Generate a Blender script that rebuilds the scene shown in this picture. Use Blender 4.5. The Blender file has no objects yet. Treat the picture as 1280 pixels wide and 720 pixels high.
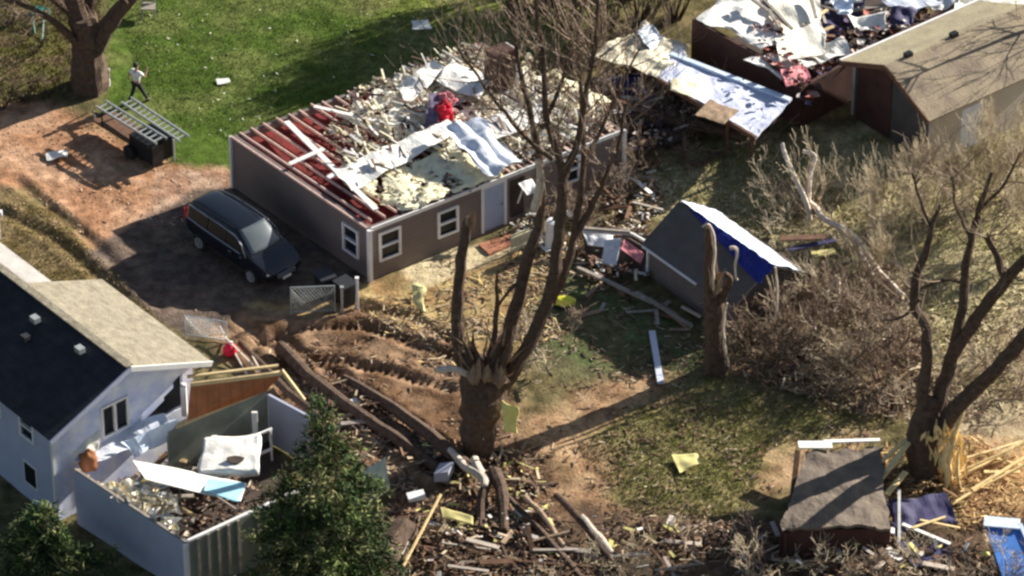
import bpy, math, random
import numpy as np
from mathutils import Vector, Matrix, noise
R = math.radians
random.seed(7); rng = np.random.default_rng(7)
S = bpy.context.scene
COL = S.collection

# ---------------------------------------------------------------- camera, sky, sun, exposure
PITCH = R(36.0); DIST = 180.0; LENS = 167.0
cam_d = bpy.data.cameras.new('camera'); cam = bpy.data.objects.new('camera', cam_d); COL.objects.link(cam)
cam.location = (0, -DIST*math.cos(PITCH), DIST*math.sin(PITCH)); cam.rotation_euler = (math.pi/2-PITCH, 0, 0)
cam_d.lens = LENS; cam_d.sensor_width = 36; cam_d.clip_start = 1; cam_d.clip_end = 3000
S.camera = cam
SUN_EL = R(23.5); SUN_DIR = Vector((.83, .56, 0)).normalized()
az = math.atan2(SUN_DIR.x, SUN_DIR.y)                    # clockwise from +Y
world = bpy.data.worlds.new('World'); S.world = world; world.use_nodes = True
wn = world.node_tree; bgn = wn.nodes['Background']
sky = wn.nodes.new('ShaderNodeTexSky'); sky.sky_type = 'NISHITA'; sky.sun_disc = False
sky.sun_elevation = SUN_EL; sky.sun_rotation = az
wn.links.new(sky.outputs[0], bgn.inputs[0]); bgn.inputs[1].default_value = 0.05
sun_d = bpy.data.lights.new('sun', 'SUN'); sun_d.energy = 5.0; sun_d.angle = R(0.5); sun_d.color = (1, .945, .85)
sun = bpy.data.objects.new('sun', sun_d); COL.objects.link(sun)
sd = Vector((SUN_DIR.x*math.cos(SUN_EL), SUN_DIR.y*math.cos(SUN_EL), math.sin(SUN_EL)))
sun.rotation_euler = (-sd).to_track_quat('-Z', 'Y').to_euler(); sun.location = (30, 20, 40)
S.view_settings.view_transform = 'Standard'; S.view_settings.look = 'None'
S.view_settings.exposure = 1.12; S.view_settings.gamma = 1
S.render.engine = 'CYCLES'
S.cycles.pixel_filter_type = 'BLACKMAN_HARRIS'; S.cycles.filter_width = 2.6
S.cycles.max_bounces = 5; S.cycles.transparent_max_bounces = 6

# ---------------------------------------------------------------- picture point -> world point
CP = Vector(cam.location); FW = Vector((0, math.cos(PITCH), -math.sin(PITCH)))
UP = Vector((0, math.sin(PITCH), math.cos(PITCH))); RT = Vector((1, 0, 0))
def ray(px, py):
    k = 36/LENS/1280
    return FW + RT*((px-640)*k) + UP*((360-py)*k)
def P(px, py, z=0.0):
    d = ray(px, py); return CP + d*((z-CP.z)/d.z)
def V(px, py, Y):
    d = ray(px, py); return CP + d*((Y-CP.y)/d.y)

# ---------------------------------------------------------------- noise
def _h(i, j, s):
    n = (i.astype(np.int64)*374761393 + j.astype(np.int64)*668265263 + s*982451653) & 0x7fffffff
    n = ((n ^ (n >> 13))*1274126177) & 0x7fffffff
    return ((n ^ (n >> 16)) & 0xffff)/65535.0
def vn(x, y, s=0):
    i = np.floor(x); j = np.floor(y); fx = x-i; fy = y-j
    fx = fx*fx*(3-2*fx); fy = fy*fy*(3-2*fy)
    a = _h(i, j, s); b = _h(i+1, j, s); c = _h(i, j+1, s); d = _h(i+1, j+1, s)
    return (a*(1-fx)+b*fx)*(1-fy) + (c*(1-fx)+d*fx)*fy
def fbm(x, y, s=0, o=4):
    t = 0; a = .5; n = 0
    for k in range(o):
        t = t + a*vn(x*2**k+k*17.3, y*2**k-k*9.1, s+k); n += a; a *= .5
    return t/n

# ---------------------------------------------------------------- materials
MATS = {}
def mat(name, col, rough=.8, var=.25, scale=3.0, bump=.0, bscale=12., metal=0., attr=False, col2=None, stripes=None, spec=.3):
    if name in MATS: return MATS[name]
    m = bpy.data.materials.new(name); m.use_nodes = True; nt = m.node_tree; N = nt.nodes; L = nt.links
    b = N['Principled BSDF']; b.inputs['Roughness'].default_value = rough; b.inputs['Metallic'].default_value = metal
    b.inputs['Specular IOR Level'].default_value = spec
    tc = N.new('ShaderNodeTexCoord'); src = tc.outputs['Object']
    nz = N.new('ShaderNodeTexNoise'); nz.inputs['Scale'].default_value = scale; nz.inputs['Detail'].default_value = 6; nz.inputs['Roughness'].default_value = .65
    L.new(src, nz.inputs['Vector'])
    rp = N.new('ShaderNodeMapRange'); rp.inputs[1].default_value = .3; rp.inputs[2].default_value = .7
    L.new(nz.outputs[0], rp.inputs[0])
    mx = N.new('ShaderNodeMix'); mx.data_type = 'RGBA'
    c = (*col, 1)
    if col2 is None:
        rp.inputs[3].default_value = 1-var; rp.inputs[4].default_value = 1+var
        mx.blend_type = 'MULTIPLY'; mx.inputs[0].default_value = 1
        if attr:
            at = N.new('ShaderNodeVertexColor'); at.layer_name = 'col'; L.new(at.outputs[0], mx.inputs[6])
        else: mx.inputs[6].default_value = c
        L.new(rp.outputs[0], mx.inputs[7])
    else:
        mx.inputs[6].default_value = c; mx.inputs[7].default_value = (*col2, 1); L.new(rp.outputs[0], mx.inputs[0])
    out = mx.outputs[2]
    hb = nz.outputs[0]
    if bump:
        n2 = N.new('ShaderNodeTexNoise'); n2.inputs['Scale'].default_value = bscale; n2.inputs['Detail'].default_value = 5
        L.new(src, n2.inputs['Vector']); hb = n2.outputs[0]
    if stripes:                                             # (axis, period, depth): lap siding, shingle rows, planks
        sx = N.new('ShaderNodeSeparateXYZ'); L.new(src, sx.inputs[0])
        mm = N.new('ShaderNodeMath'); mm.operation = 'MULTIPLY'; L.new(sx.outputs[stripes[0]], mm.inputs[0]); mm.inputs[1].default_value = 1/stripes[1]
        fr = N.new('ShaderNodeMath'); fr.operation = 'FRACT'; L.new(mm.outputs[0], fr.inputs[0])
        r2 = N.new('ShaderNodeMapRange'); r2.inputs[1].default_value = 0; r2.inputs[2].default_value = .16; r2.inputs[3].default_value = 1-stripes[2]; r2.inputs[4].default_value = 1
        L.new(fr.outputs[0], r2.inputs[0])
        m3 = N.new('ShaderNodeMix'); m3.data_type = 'RGBA'; m3.blend_type = 'MULTIPLY'; m3.inputs[0].default_value = 1
        L.new(out, m3.inputs[6]); L.new(r2.outputs[0], m3.inputs[7]); out = m3.outputs[2]
    L.new(out, b.inputs['Base Color'])
    if bump:
        bp = N.new('ShaderNodeBump'); bp.inputs['Strength'].default_value = bump; bp.inputs['Distance'].default_value = .05
        L.new(hb, bp.inputs['Height']); L.new(bp.outputs[0], b.inputs['Normal'])
    MATS[name] = m; return m
def glass(name, col=(.01, .012, .015), rough=.08):
    if name in MATS: return MATS[name]
    m = mat(name, col, rough=rough, var=.1, spec=.3); return m

M = dict(
  siding=mat('taupe_siding', (.19, .15, .135), .7, .12, 1.2, .15, 5, stripes=(2, .2, .32)),
  white=mat('white_trim', (.78, .76, .74), .6, .1, 3),
  dirtywhite=mat('drywall', (.82, .79, .73), .9, .10, 1.7, .4, 9),
  drywall2=mat('drywall_blue', (.62, .66, .74), .8, .2, 2.3, .4, 9),
  insul=mat('insulation', (.82, .75, .52), 1, .15, 3.2, .45, 14),
  insulw=mat('insulation_pale', (.84, .80, .68), 1, .14, 3.2, .45, 14),
  joist=mat('joist_wood', (.70, .48, .40), .8, .25, 4, .2),
  redboard=mat('red_ceiling_board', (.17, .022, .02), .9, .4, 1.6, .3, stripes=(0, .3, .4)),
  plank=mat('raw_timber', (.62, .47, .25), .8, .2, 5, .3),
  plankg=mat('grey_timber', (.3, .26, .22), .85, .3, 5, .3),
  plankb=mat('brown_timber', (.14, .075, .045), .85, .35, 5, .3),
  splinter=mat('fresh_splintered_wood', (.82, .62, .30), .8, .25, 5, .3),
  bark=mat('bark', (.055, .034, .024), .95, .4, 5, 1, 14, col2=(.15, .10, .07)),
  barkp=mat('pale_bark', (.3, .21, .14), .95, .35, 6, .8, 14),
  peeled=mat('peeled_wood', (.62, .52, .42), .8, .2, 6, .3),
  twig=mat('twig', (.23, .17, .125), .95, .3, 4),
  twigp=mat('pale_twig', (.46, .38, .26), .95, .3, 4),
  black=mat('black_plastic', (.012, .013, .016), .45, .2, 3),
  tyre=mat('tyre_rubber', (.02, .02, .02), .9, .2, 3),
  paint=mat('dark_van_paint', (.008, .010, .016), .22, .1, 2, spec=.6),
  chrome=mat('bright_trim', (.5, .5, .52), .3, .1, 3, metal=.8),
  alu=mat('aluminium', (.38, .40, .39), .45, .15, 4, metal=.3),
  pane=glass('dark_glass', (.012, .014, .018), .3),
  lamp=mat('clear_lens', (.6, .62, .65), .2, .1, 3),
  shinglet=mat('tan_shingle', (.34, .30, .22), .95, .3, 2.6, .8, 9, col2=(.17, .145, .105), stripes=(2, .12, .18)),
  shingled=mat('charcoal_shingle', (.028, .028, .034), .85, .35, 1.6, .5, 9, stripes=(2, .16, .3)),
  shinglen=mat('weathered_shingle_shaded', (.36, .29, .19), .9, .3, 1.1, .5, 9, col2=(.15, .115, .09)),  # stained shingle, also darkened in colour for the slope in grazing sun
  wrap=mat('pale_blue_siding', (.50, .56, .84), .7, .2, 1.3, .1, col2=(.94, .94, .96)),
  lav=mat('lavender_siding', (.42, .44, .56), .7, .1, 1, .1, stripes=(2, .2, .15)),
  greywall=mat('grey_green_wall', (.22, .24, .2), .8, .2, 1.3, .1),
  orange=mat('orange_plywood', (.42, .15, .06), .8, .2, 2, .1, stripes=(0, .4, .35)),
  darkfloor=mat('dark_subfloor', (.07, .05, .04), .9, .4, 2, .3),
  brownwall=mat('brown_wall', (.075, .035, .028), .85, .3, 1.3, .2),
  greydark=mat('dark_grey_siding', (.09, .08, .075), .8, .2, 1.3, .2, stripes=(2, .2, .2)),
  shedroof=mat('grey_shed_roof', (.11, .095, .085), .8, .2, 1.5, .2),
  tarpb=mat('blue_tarp_shaded', (.012, .02, .22), .5, .25, 1.8, .4, 5),  # deep blue carries the shade on the tarp's near fall
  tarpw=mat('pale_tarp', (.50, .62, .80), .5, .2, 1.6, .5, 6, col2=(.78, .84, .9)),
  purple=mat('violet_tarp', (.05, .045, .11), .7, .3, 1.5, .3, 5),
  red=mat('red_cloth', (.55, .015, .04), .85, .25, 4, .5, 6),
  pink=mat('pink_cloth', (.6, .22, .24), .85, .25, 4, .5, 6),
  yellow=mat('yellow_plastic', (.75, .72, .06), .6, .15, 3),
  yellowp=mat('pale_yellow_board', (.78, .68, .28), .8, .15, 3),
  beige=mat('beige_siding', (.45, .4, .36), .8, .12, 1, .1, stripes=(2, .2, .15)),
  concrete=mat('concrete', (.5, .42, .3), .9, .25, 1.5, .3),
  needles=mat('needles', (.03, .06, .02), .9, .35, 1.2, attr=True),
  litter=mat('litter', (.4, .3, .2), .95, .2, 8, attr=True),
  skin=mat('skin', (.42, .24, .17), .6, .1, 6), shirt=mat('white_shirt', (.8, .8, .78), .9, .08, 8),
  trousers=mat('dark_trousers', (.03, .03, .035), .9, .15, 8), hair=mat('dark_hair', (.02, .015, .012), .7, .2, 20),
  teal=mat('teal_plastic', (.05, .22, .18), .5, .2, 5), blue=mat('blue_panel', (.08, .22, .62), .5, .15, 2),
  brownbox=mat('brown_box', (.3, .12, .05), .8, .2, 4),
)

# ---------------------------------------------------------------- mesh builder
smooth_bark = False
ORG = {}
class MB:
    def __init__(s): s.v = []; s.f = []; s.c = []
    def quad(s, a, b, c, d, col=None):
        n = len(s.v); s.v += [a, b, c, d]; s.f.append((n, n+1, n+2, n+3)); s.c.append(col)
    def tri(s, a, b, c, col=None):
        n = len(s.v); s.v += [a, b, c]; s.f.append((n, n+1, n+2)); s.c.append(col)
    def hexa(s, p, col=None):                              # 8 points: bottom ring 0-3, top ring 4-7
        n = len(s.v); s.v += [Vector(q) for q in p]
        for f in ((0, 3, 2, 1), (4, 5, 6, 7), (0, 1, 5, 4), (1, 2, 6, 5), (2, 3, 7, 6), (3, 0, 4, 7)):
            s.f.append(tuple(n+i for i in f)); s.c.append(col)
    def box(s, c, u, v, w, col=None):                      # centre + three half vectors
        c = Vector(c); u = Vector(u); v = Vector(v); w = Vector(w)
        s.hexa([c-u-v-w, c+u-v-w, c+u+v-w, c-u+v-w, c-u-v+w, c+u-v+w, c+u+v+w, c-u+v+w], col)
    def beam(s, p, q, w, h, col=None, up=None):
        p = Vector(p); q = Vector(q); d = (q-p)
        up = up or Vector((0, 0, 1))
        sd_ = d.cross(up)
        if sd_.length < 1e-5: sd_ = d.cross(Vector((1, 0, 0)))
        sd_.normalize(); u2 = sd_.cross(d).normalized()
        s.box((p+q)/2, d/2, sd_*w/2, u2*h/2, col)
    def slab(s, pts, t, col=None):                         # polygon with thickness along its normal
        pts = [Vector(p) for p in pts]; nrm = (pts[1]-pts[0]).cross(pts[2]-pts[0]).normalized()
        if nrm.z < 0: nrm = -nrm
        n = len(s.v); k = len(pts); s.v += pts + [p - nrm*t for p in pts]
        s.f.append(tuple(range(n, n+k))); s.c.append(col)
        s.f.append(tuple(range(n+2*k-1, n+k-1, -1))); s.c.append(col)
        for i in range(k):
            j = (i+1) % k; s.f.append((n+i, n+k+i, n+k+j, n+j)); s.c.append(col)
    def tube(s, path, rad, sides=6, col=None, cap=True):
        path = [Vector(p) for p in path]; n0 = len(s.v); k = len(path); a = None
        for i, p in enumerate(path):
            d = (path[min(i+1, k-1)] - path[max(i-1, 0)])
            if d.length < 1e-6: d = Vector((0, 0, 1))
            d.normalize()
            if a is None: a = d.cross(Vector((.3, .9, .2))).normalized()
            a = (a - d*a.dot(d)); a = a.normalized() if a.length > 1e-5 else d.orthogonal().normalized()
            b = d.cross(a); r = rad[i] if isinstance(rad, (list, tuple)) else rad
            for j in range(sides):
                t = 2*math.pi*j/sides; rr_ = r
                if sides >= 9 and smooth_bark: rr_ = r*(1+.22*noise.noise(Vector((math.cos(t)*2.6, math.sin(t)*2.6, p.z*.7+p.x*.3)))+.10*noise.noise(Vector((math.cos(t)*6, math.sin(t)*6, p.z*2.2))))
                s.v.append(p + (a*math.cos(t)+b*math.sin(t))*rr_)
        for i in range(k-1):
            for j in range(sides):
                j2 = (j+1) % sides
                s.f.append((n0+i*sides+j, n0+i*sides+j2, n0+(i+1)*sides+j2, n0+(i+1)*sides+j)); s.c.append(col)
        if cap:
            s.f.append(tuple(n0+j for j in range(sides))[::-1]); s.c.append(col)
            s.f.append(tuple(n0+(k-1)*sides+j for j in range(sides))); s.c.append(col)
    def grid(s, fn, nu, nv, col=None, closed=False):
        n = len(s.v)
        for i in range(nu+1):
            for j in range(nv+1): s.v.append(Vector(fn(i/nu, j/nv)))
        for i in range(nu):
            for j in range(nv):
                a = n+i*(nv+1)+j; s.f.append((a, a+nv+1, a+nv+2, a+1)); s.c.append(col)
    def build(s, name, m, parent=None, smooth=False, solid=0):
        if parent is not None: o0 = ORG[parent.name]
        else:
            xs = [p.x for p in s.v]; ys = [p.y for p in s.v]; zs = [p.z for p in s.v]
            o0 = Vector(((min(xs)+max(xs))/2, (min(ys)+max(ys))/2, min(zs)))
        me = bpy.data.meshes.new(name)
        me.from_pydata([tuple(Vector(p)-o0) for p in s.v], [], s.f)
        if any(c is not None for c in s.c):
            ca = me.color_attributes.new('col', 'FLOAT_COLOR', 'CORNER')
            arr = []
            for f, c in zip(s.f, s.c):
                c = c or (.5, .5, .5); arr += [c[0], c[1], c[2], 1]*len(f)
            ca.data.foreach_set('color', arr)
        if smooth: me.polygons.foreach_set('use_smooth', [True]*len(me.polygons))
        me.materials.append(m); me.update()
        o = bpy.data.objects.new(name, me); COL.objects.link(o)
        if parent is not None: o.parent = parent
        else: o.location = o0
        ORG[o.name] = o0
        if solid:
            md = o.modifiers.new('thick', 'SOLIDIFY'); md.thickness = solid; md.offset = 0
        return o
def tag(o, label, cat, group=None, kind=None):
    if label: o['label'] = label
    if cat: o['category'] = cat
    if group: o['group'] = group
    if kind: o['kind'] = kind
    return o
def thing(name, label, cat, loc, group=None):
    o = bpy.data.objects.new(name, None); COL.objects.link(o); o.location = loc; ORG[o.name] = Vector(loc)
    return tag(o, label, cat, group)
def struct(o): o['kind'] = 'structure'; return o
def copy_tree(o, parent=None):
    c = o.copy(); COL.objects.link(c); c.parent = parent; ORG[c.name] = ORG[o.name]
    for ch in list(o.children): copy_tree(ch, c)
    return c
U = random.uniform
def Z(v, z): return Vector((v.x, v.y, z))

# ---------------------------------------------------------------- ground
def polymask(X, Y, pts, soft=.6, nz=None):
    w = [P(a, b) for a, b in pts]; n = len(w)
    d2 = np.full(X.shape, 1e9); inside = np.zeros(X.shape, bool)
    for i in range(n):
        ax, ay = w[i].x, w[i].y; bx, by = w[(i+1) % n].x, w[(i+1) % n].y
        ex, ey = bx-ax, by-ay; t = np.clip(((X-ax)*ex+(Y-ay)*ey)/(ex*ex+ey*ey+1e-9), 0, 1)
        d2 = np.minimum(d2, (X-ax-t*ex)**2+(Y-ay-t*ey)**2)
        cond = ((ay > Y) != (by > Y)) & (X < (bx-ax)*(Y-ay)/(by-ay+1e-12)+ax)
        inside ^= cond
    sdist = np.sqrt(d2)*np.where(inside, 1, -1)
    if nz is not None: sdist = sdist + nz
    return np.clip(sdist/soft+.5, 0, 1)
def linedist(X, Y, pts):
    w = [P(a, b) for a, b in pts]; best = np.full(X.shape, 1e9); along = np.zeros(X.shape); L0 = 0
    for i in range(len(w)-1):
        ax, ay = w[i].x, w[i].y; bx, by = w[i+1].x, w[i+1].y; ex, ey = bx-ax, by-ay; L = math.hypot(ex, ey)
        t = np.clip(((X-ax)*ex+(Y-ay)*ey)/(L*L), 0, 1); d = np.hypot(X-ax-t*ex, Y-ay-t*ey)
        m = d < best; best = np.where(m, d, best); along = np.where(m, L0+t*L, along); L0 += L
    return best, along
RUTS = [[(318, 432), (380, 408), (450, 408), (545, 440), (580, 452)], [(335, 462), (400, 447), (470, 462), (560, 486)],
        [(300, 400), (380, 470), (470, 535), (560, 600)], [(345, 420), (430, 475), (520, 535), (585, 570)],
        [(20, 225), (110, 300), (200, 380)], [(0, 262), (70, 300), (150, 370)], [(440, 380), (520, 400), (570, 430)]]
def height(X, Y):
    h = (fbm(X*.25, Y*.25, 3, 3)-.5)*.16 + (fbm(X*1.1, Y*1.1, 8, 3)-.5)*.10
    mud = polymask(X, Y, [(220, 380), (560, 380), (650, 470), (760, 640), (600, 700), (420, 600), (300, 470)], 1.5)
    h = h + mud*(fbm(X*1.3, Y*1.3, 21, 4)-.5)*.24
    dirt = polymask(X, Y, [(-60, 130), (240, 190), (280, 250), (110, 320), (-60, 320)], 1.0)
    h = h + dirt*(fbm(X*1.4, Y*1.4, 31, 3)-.5)*.07
    for k, rt in enumerate(RUTS):
        d, al = linedist(X, Y, rt); amp = (.6 if k in (4, 5) else 1.)
        h = h - amp*.17*np.exp(-(d/.22)**2) + amp*.07*np.exp(-((d-.48)/.2)**2)
        if k in (0, 1, 6): h = h + .07*np.exp(-(d/.26)**2)*np.sign(np.sin(al*2*math.pi/.28))
    return h
def ground():
    fx = np.arange(-24, 24.01, .11); fy = np.arange(-27, 31.01, .13)
    ox = np.array([3, 8, 16, 30, 60, 120, 240, 500, 900.]); 
    xs = np.concatenate([fx[0]-ox[::-1], fx, fx[-1]+ox]); ys = np.concatenate([fy[0]-ox[::-1], fy, fy[-1]+ox])
    X, Y = np.meshgrid(xs, ys, indexing='ij')
    H = height(X, Y)
    nz = (fbm(X*.7, Y*.7, 55, 4)-.5)*3.0; nf = (fbm(X*2.5, Y*2.5, 77, 3)-.5)
    C = np.zeros(X.shape+(3,))
    def lay(pts, col, soft=.7, k=.6, op=1.0, col2=None, sc=1.2):
        m = polymask(X, Y, pts, soft, nz*k)[..., None]*op
        c = np.array(col)[None, None]
        if col2 is not None:
            t = np.clip((fbm(X*sc, Y*sc, int(sum(col)*1000), 4)-.38)/.24, 0, 1)[..., None]
            c = c*(1-t)+np.array(col2)[None, None]*t
        C[:] = C*(1-m)+c*m
    lay([(-9000, -9000), (9000, -9000), (9000, 9000), (-9000, 9000)], (.13, .11, .05), col2=(.19, .15, .08))
    C[:] = np.array((.14, .115, .055)) + (np.array((.10, .07, .04))*np.clip(nf*2, -1, 1)[..., None])*.6
    lay([(130, -60), (860, -80), (700, 60), (300, 260), (200, 215), (130, 150)], (.072, .115, .02), .8, .3, 1, (.135, .16, .045), .7)   # lawn
    lay([(440, -60), (900, -80), (700, 60), (480, 100)], (.16, .19, .04), 2.5, .4, .75, (.24, .22, .09), 1.2)
    lay([(-80, -60), (130, -60), (110, 110), (-80, 130)], (.13, .12, .035), 1, .5, 1, (.17, .12, .07), 1.4)
    lay([(-80, 165), (20, 118), (100, 138), (185, 200), (290, 220), (290, 262), (110, 325), (40, 240), (-80, 230)], (.34, .18, .10), .6, .5, 1, (.48, .29, .18), .8)
    lay([(200, 215), (300, 215), (300, 270), (180, 290)], (.30, .18, .12), .5, .4, .8, (.46, .33, .24), 2.5)
    lay([(-80, 235), (40, 235), (215, 400), (100, 420), (-80, 330)], (.15, .11, .045), .8, .5, 1, (.22, .16, .08), 1.4)
    lay([(105, 318), (245, 238), (292, 232), (350, 272), (455, 338), (470, 350), (330, 412), (240, 425), (190, 395)], (.15, .11, .085), .35, .15, 1, (.11, .085, .07), 1.2)   # drive
    lay([(320, 385), (440, 360), (640, 300), (700, 330), (660, 440), (560, 470), (430, 420)], (.38, .28, .13), .8, .5, 1, (.27, .17, .08), 1.6)  # straw
    lay([(500, 330), (640, 296), (650, 312), (520, 365)], (.58, .48, .30), .4, .3, .9)
    lay([(240, 405), (430, 385), (580, 430), (650, 520), (760, 640), (620, 760), (440, 640), (330, 490)], (.14, .08, .045), .7, .5, 1, (.26, .165, .10), 1.2)  # mud
    lay([(640, 520), (860, 430), (1010, 470), (1120, 520), (1000, 600), (900, 640), (760, 640), (700, 600)], (.30, .18, .10), 1., .5, .95, (.42, .28, .16), 1.8)
    lay([(700, 330), (870, 400), (900, 460), (700, 480), (640, 420)], (.13, .12, .06), .8, .5, 1, (.10, .12, .05), 1.5)
    lay([(740, 545), (860, 475), (1000, 470), (1120, 530), (960, 560), (930, 640), (800, 640)], (.14, .14, .045), .9, .8, .95, (.27, .23, .10), 2.0)   # rough grass
    lay([(780, 180), (1000, 170), (1400, 100), (1400, 520), (1170, 480), (1050, 400), (930, 300), (800, 260)], (.46, .39, .22), 1.2, .6, 1, (.28, .25, .12), 1.0)
    lay([(860, 170), (1010, 180), (1010, 300), (930, 300)], (.15, .16, .07), 1, .4, .8, (.22, .2, .1), 2)  # barn's cast shadow painted into the grass as a darker patch
    lay([(1180, 420), (1400, 330), (1400, 560), (1180, 560)], (.36, .26, .17), 1, .6, .8, (.5, .4, .25), 2)
    lay([(930, 400), (1100, 340), (1180, 480), (1120, 520), (930, 480)], (.17, .11, .07), 1, .5, .9, (.26, .2, .12), 2)
    lay([(1170, 560), (1400, 540), (1400, 640), (1200, 660)], (.40, .22, .11), .8, .5, .9, (.5, .33, .16), 2)
    lay([(430, 660), (700, 640), (1000, 655), (1400, 640), (1400, 900), (430, 900)], (.075, .05, .035), .8, .6, .95, (.15, .10, .065), 2)
    C[:] = np.clip(C*(1+nf[..., None]*.55), .01, .8)
    nx, ny = X.shape
    me = bpy.data.meshes.new('ground')
    co = np.stack([X, Y, H], -1).reshape(-1, 3)
    ii = np.arange(nx-1)[:, None]*ny + np.arange(ny-1)[None]
    fa = np.stack([ii, ii+ny, ii+ny+1, ii+1], -1).reshape(-1, 4)
    me.vertices.add(len(co)); me.vertices.foreach_set('co', co.ravel())
    me.loops.add(fa.size); me.loops.foreach_set('vertex_index', fa.ravel().astype(np.int32))
    me.polygons.add(len(fa)); me.polygons.foreach_set('loop_start', np.arange(0, fa.size, 4, dtype=np.int32))
    try: me.polygons.foreach_set('loop_total', np.full(len(fa), 4, dtype=np.int32))
    except Exception: pass
    me.update(calc_edges=True); me.validate()
    ca = me.color_attributes.new('col', 'FLOAT_COLOR', 'POINT')
    ca.data.foreach_set('color', np.concatenate([C.reshape(-1, 3), np.ones((len(co), 1))], 1).ravel())
    me.polygons.foreach_set('use_smooth', [True]*len(me.polygons))
    m = mat('ground_soil', (.3, .2, .1), 1, .45, 2.6, .9, 9, attr=True, spec=.05)
    me.materials.append(m)
    o = bpy.data.objects.new('ground', me); COL.objects.link(o); struct(o)
    tag(o, 'torn muddy ground with lawn, bare dirt and ruts around the wrecked homes', 'ground')
ground()
def gz(p):
    return float(height(np.array([[p.x]]), np.array([[p.y]]))[0, 0])
def gzs(xs, ys): return height(np.array(xs)[None], np.array(ys)[None])[0]
def G(px, py, dz=0.0):
    p = P(px, py, 0); p.z = gz(p)+dz; return p

# ---------------------------------------------------------------- scatter of litter (nobody could count it)
def in_poly(px, py, poly):
    c = False; n = len(poly)
    for i in range(n):
        x1, y1 = poly[i]; x2, y2 = poly[(i+1) % n]
        if (y1 > py) != (y2 > py) and px < (x2-x1)*(py-y1)/(y2-y1)+x1: c = not c
    return c
def sample(poly, n, clump=0):
    x0 = min(p[0] for p in poly); x1 = max(p[0] for p in poly); y0 = min(p[1] for p in poly); y1 = max(p[1] for p in poly)
    out = []; tries = 0
    while len(out) < n and tries < n*30:
        tries += 1
        a, b = U(x0, x1), U(y0, y1)
        if not in_poly(a, b, poly): continue
        if clump:
            w = P(a, b); v = noise.noise(Vector((w.x*clump, w.y*clump, 3.3)))
            if v < U(-.35, .3): continue
        out.append((a, b))
    return out
def litter(name, label, cat, poly, n, cols, size=(.04, .14), asp=(1, 5), lift=.04, zbase=None, clump=.5, m='litter', tilt=.5, thick=.12):
    n = int(n*.62); pts = sample(poly, n, clump); mb = MB(); w = [P(a, b, zbase or 0) for a, b in pts]
    hs = gzs([p.x for p in w], [p.y for p in w]) if zbase is None else [zbase]*len(w)
    for p, h in zip(w, hs):
        s = U(*size)*.62; a = U(*asp)*1.35; th = U(0, math.pi)
        d = Vector((math.cos(th), math.sin(th), U(-tilt, tilt))).normalized(); e = d.cross(Vector((U(-tilt, tilt), U(-tilt, tilt), 1))).normalized()
        f = d.cross(e); c = random.choice(cols); k = U(.7, 1.25)
        mb.box(Vector((p.x, p.y, h+U(.3, 1)*lift)), d*s*a/2, e*s/2, f*s*thick, (min(c[0]*k, .9), min(c[1]*k, .9), min(c[2]*k, .9)))
    o = mb.build(name, M[m]); tag(o, label, cat, kind='stuff'); return o
def grass(name, label, poly, n, cols, h=(.05, .14), clump=0):
    pts = sample(poly, n, clump); mb = MB(); w = [P(a, b) for a, b in pts]; hs = gzs([p.x for p in w], [p.y for p in w])
    for p, z in zip(w, hs):
        th = U(0, 6.28); d = Vector((math.cos(th), math.sin(th), 0)); hh = U(*h); c = random.choice(cols); k = U(.7, 1.3)
        b = Vector((p.x, p.y, z-.01)); t = b + Vector((U(-1, 1)*hh*.7, U(-1, 1)*hh*.7, hh))
        mb.tri(b-d*U(.012, .03), b+d*U(.012, .03), t, (c[0]*k, c[1]*k, c[2]*k))
    o = mb.build(name, M['litter']); tag(o, label, 'grass', kind='stuff')

# ---------------------------------------------------------------- building helpers
UPV = Vector((0, 0, 1))
def wall(name, p0, p1, z0, z1, t, m, parent, openings=(), inward=None, tops=None):
    """straight wall p0->p1, thickness t towards 'inward', openings (u0,u1,z0,z1) in metres along the wall"""
    p0 = Z(p0, 0); p1 = Z(p1, 0); d = (p1-p0); L = d.length; d.normalize(); n = inward.normalized()
    mb = MB(); cuts = sorted({0, L, *[o[0] for o in openings], *[o[1] for o in openings]})
    def seg(u0, u1, a, b):
        if b-a < .01: return
        q = [p0+d*u0, p0+d*u1, p0+d*u1+n*t, p0+d*u0+n*t]
        mb.hexa([Z(x, a) for x in q]+[Z(x, b) for x in q])
    for u0, u1 in zip(cuts, cuts[1:]):
        mid = (u0+u1)/2; op = [o for o in openings if o[0] < mid < o[1]]
        if not op: seg(u0, u1, z0, z1)
        else: seg(u0, u1, z0, op[0][2]); seg(u0, u1, op[0][3], z1)
    return mb.build(name, m, parent)
def window(p0, p1, u0, u1, z0, z1, n, parent, rail=True, fw=.09, mull=False):
    p0 = Z(p0, 0); d = (Z(p1, 0)-p0).normalized(); n = n.normalized(); off = n*-.035
    mb = MB()
    def bar(ua, ub, za, zb): mb.box(p0+d*(ua+ub)/2+Vector((0, 0, (za+zb)/2))+off+n*.03, d*(ub-ua)/2, n*.065, UPV*(zb-za)/2)
    bar(u0-fw, u1+fw, z0-fw, z0); bar(u0-fw, u1+fw, z1, z1+fw); bar(u0-fw, u0, z0, z1); bar(u1, u1+fw, z0, z1)
    if rail: bar(u0, u1, (z0+z1)/2-.035, (z0+z1)/2+.035)
    if mull: bar((u0+u1)/2-.05, (u0+u1)/2+.05, z0, z1)
    w = mb.build('window', M['white'], parent)
    g = MB(); g.box(p0+d*(u0+u1)/2+Vector((0, 0, (z0+z1)/2))+n*.05, d*(u1-u0)/2, n*.01, UPV*(z1-z0)/2)
    g.build('pane', M['pane'], w); return w
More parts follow.
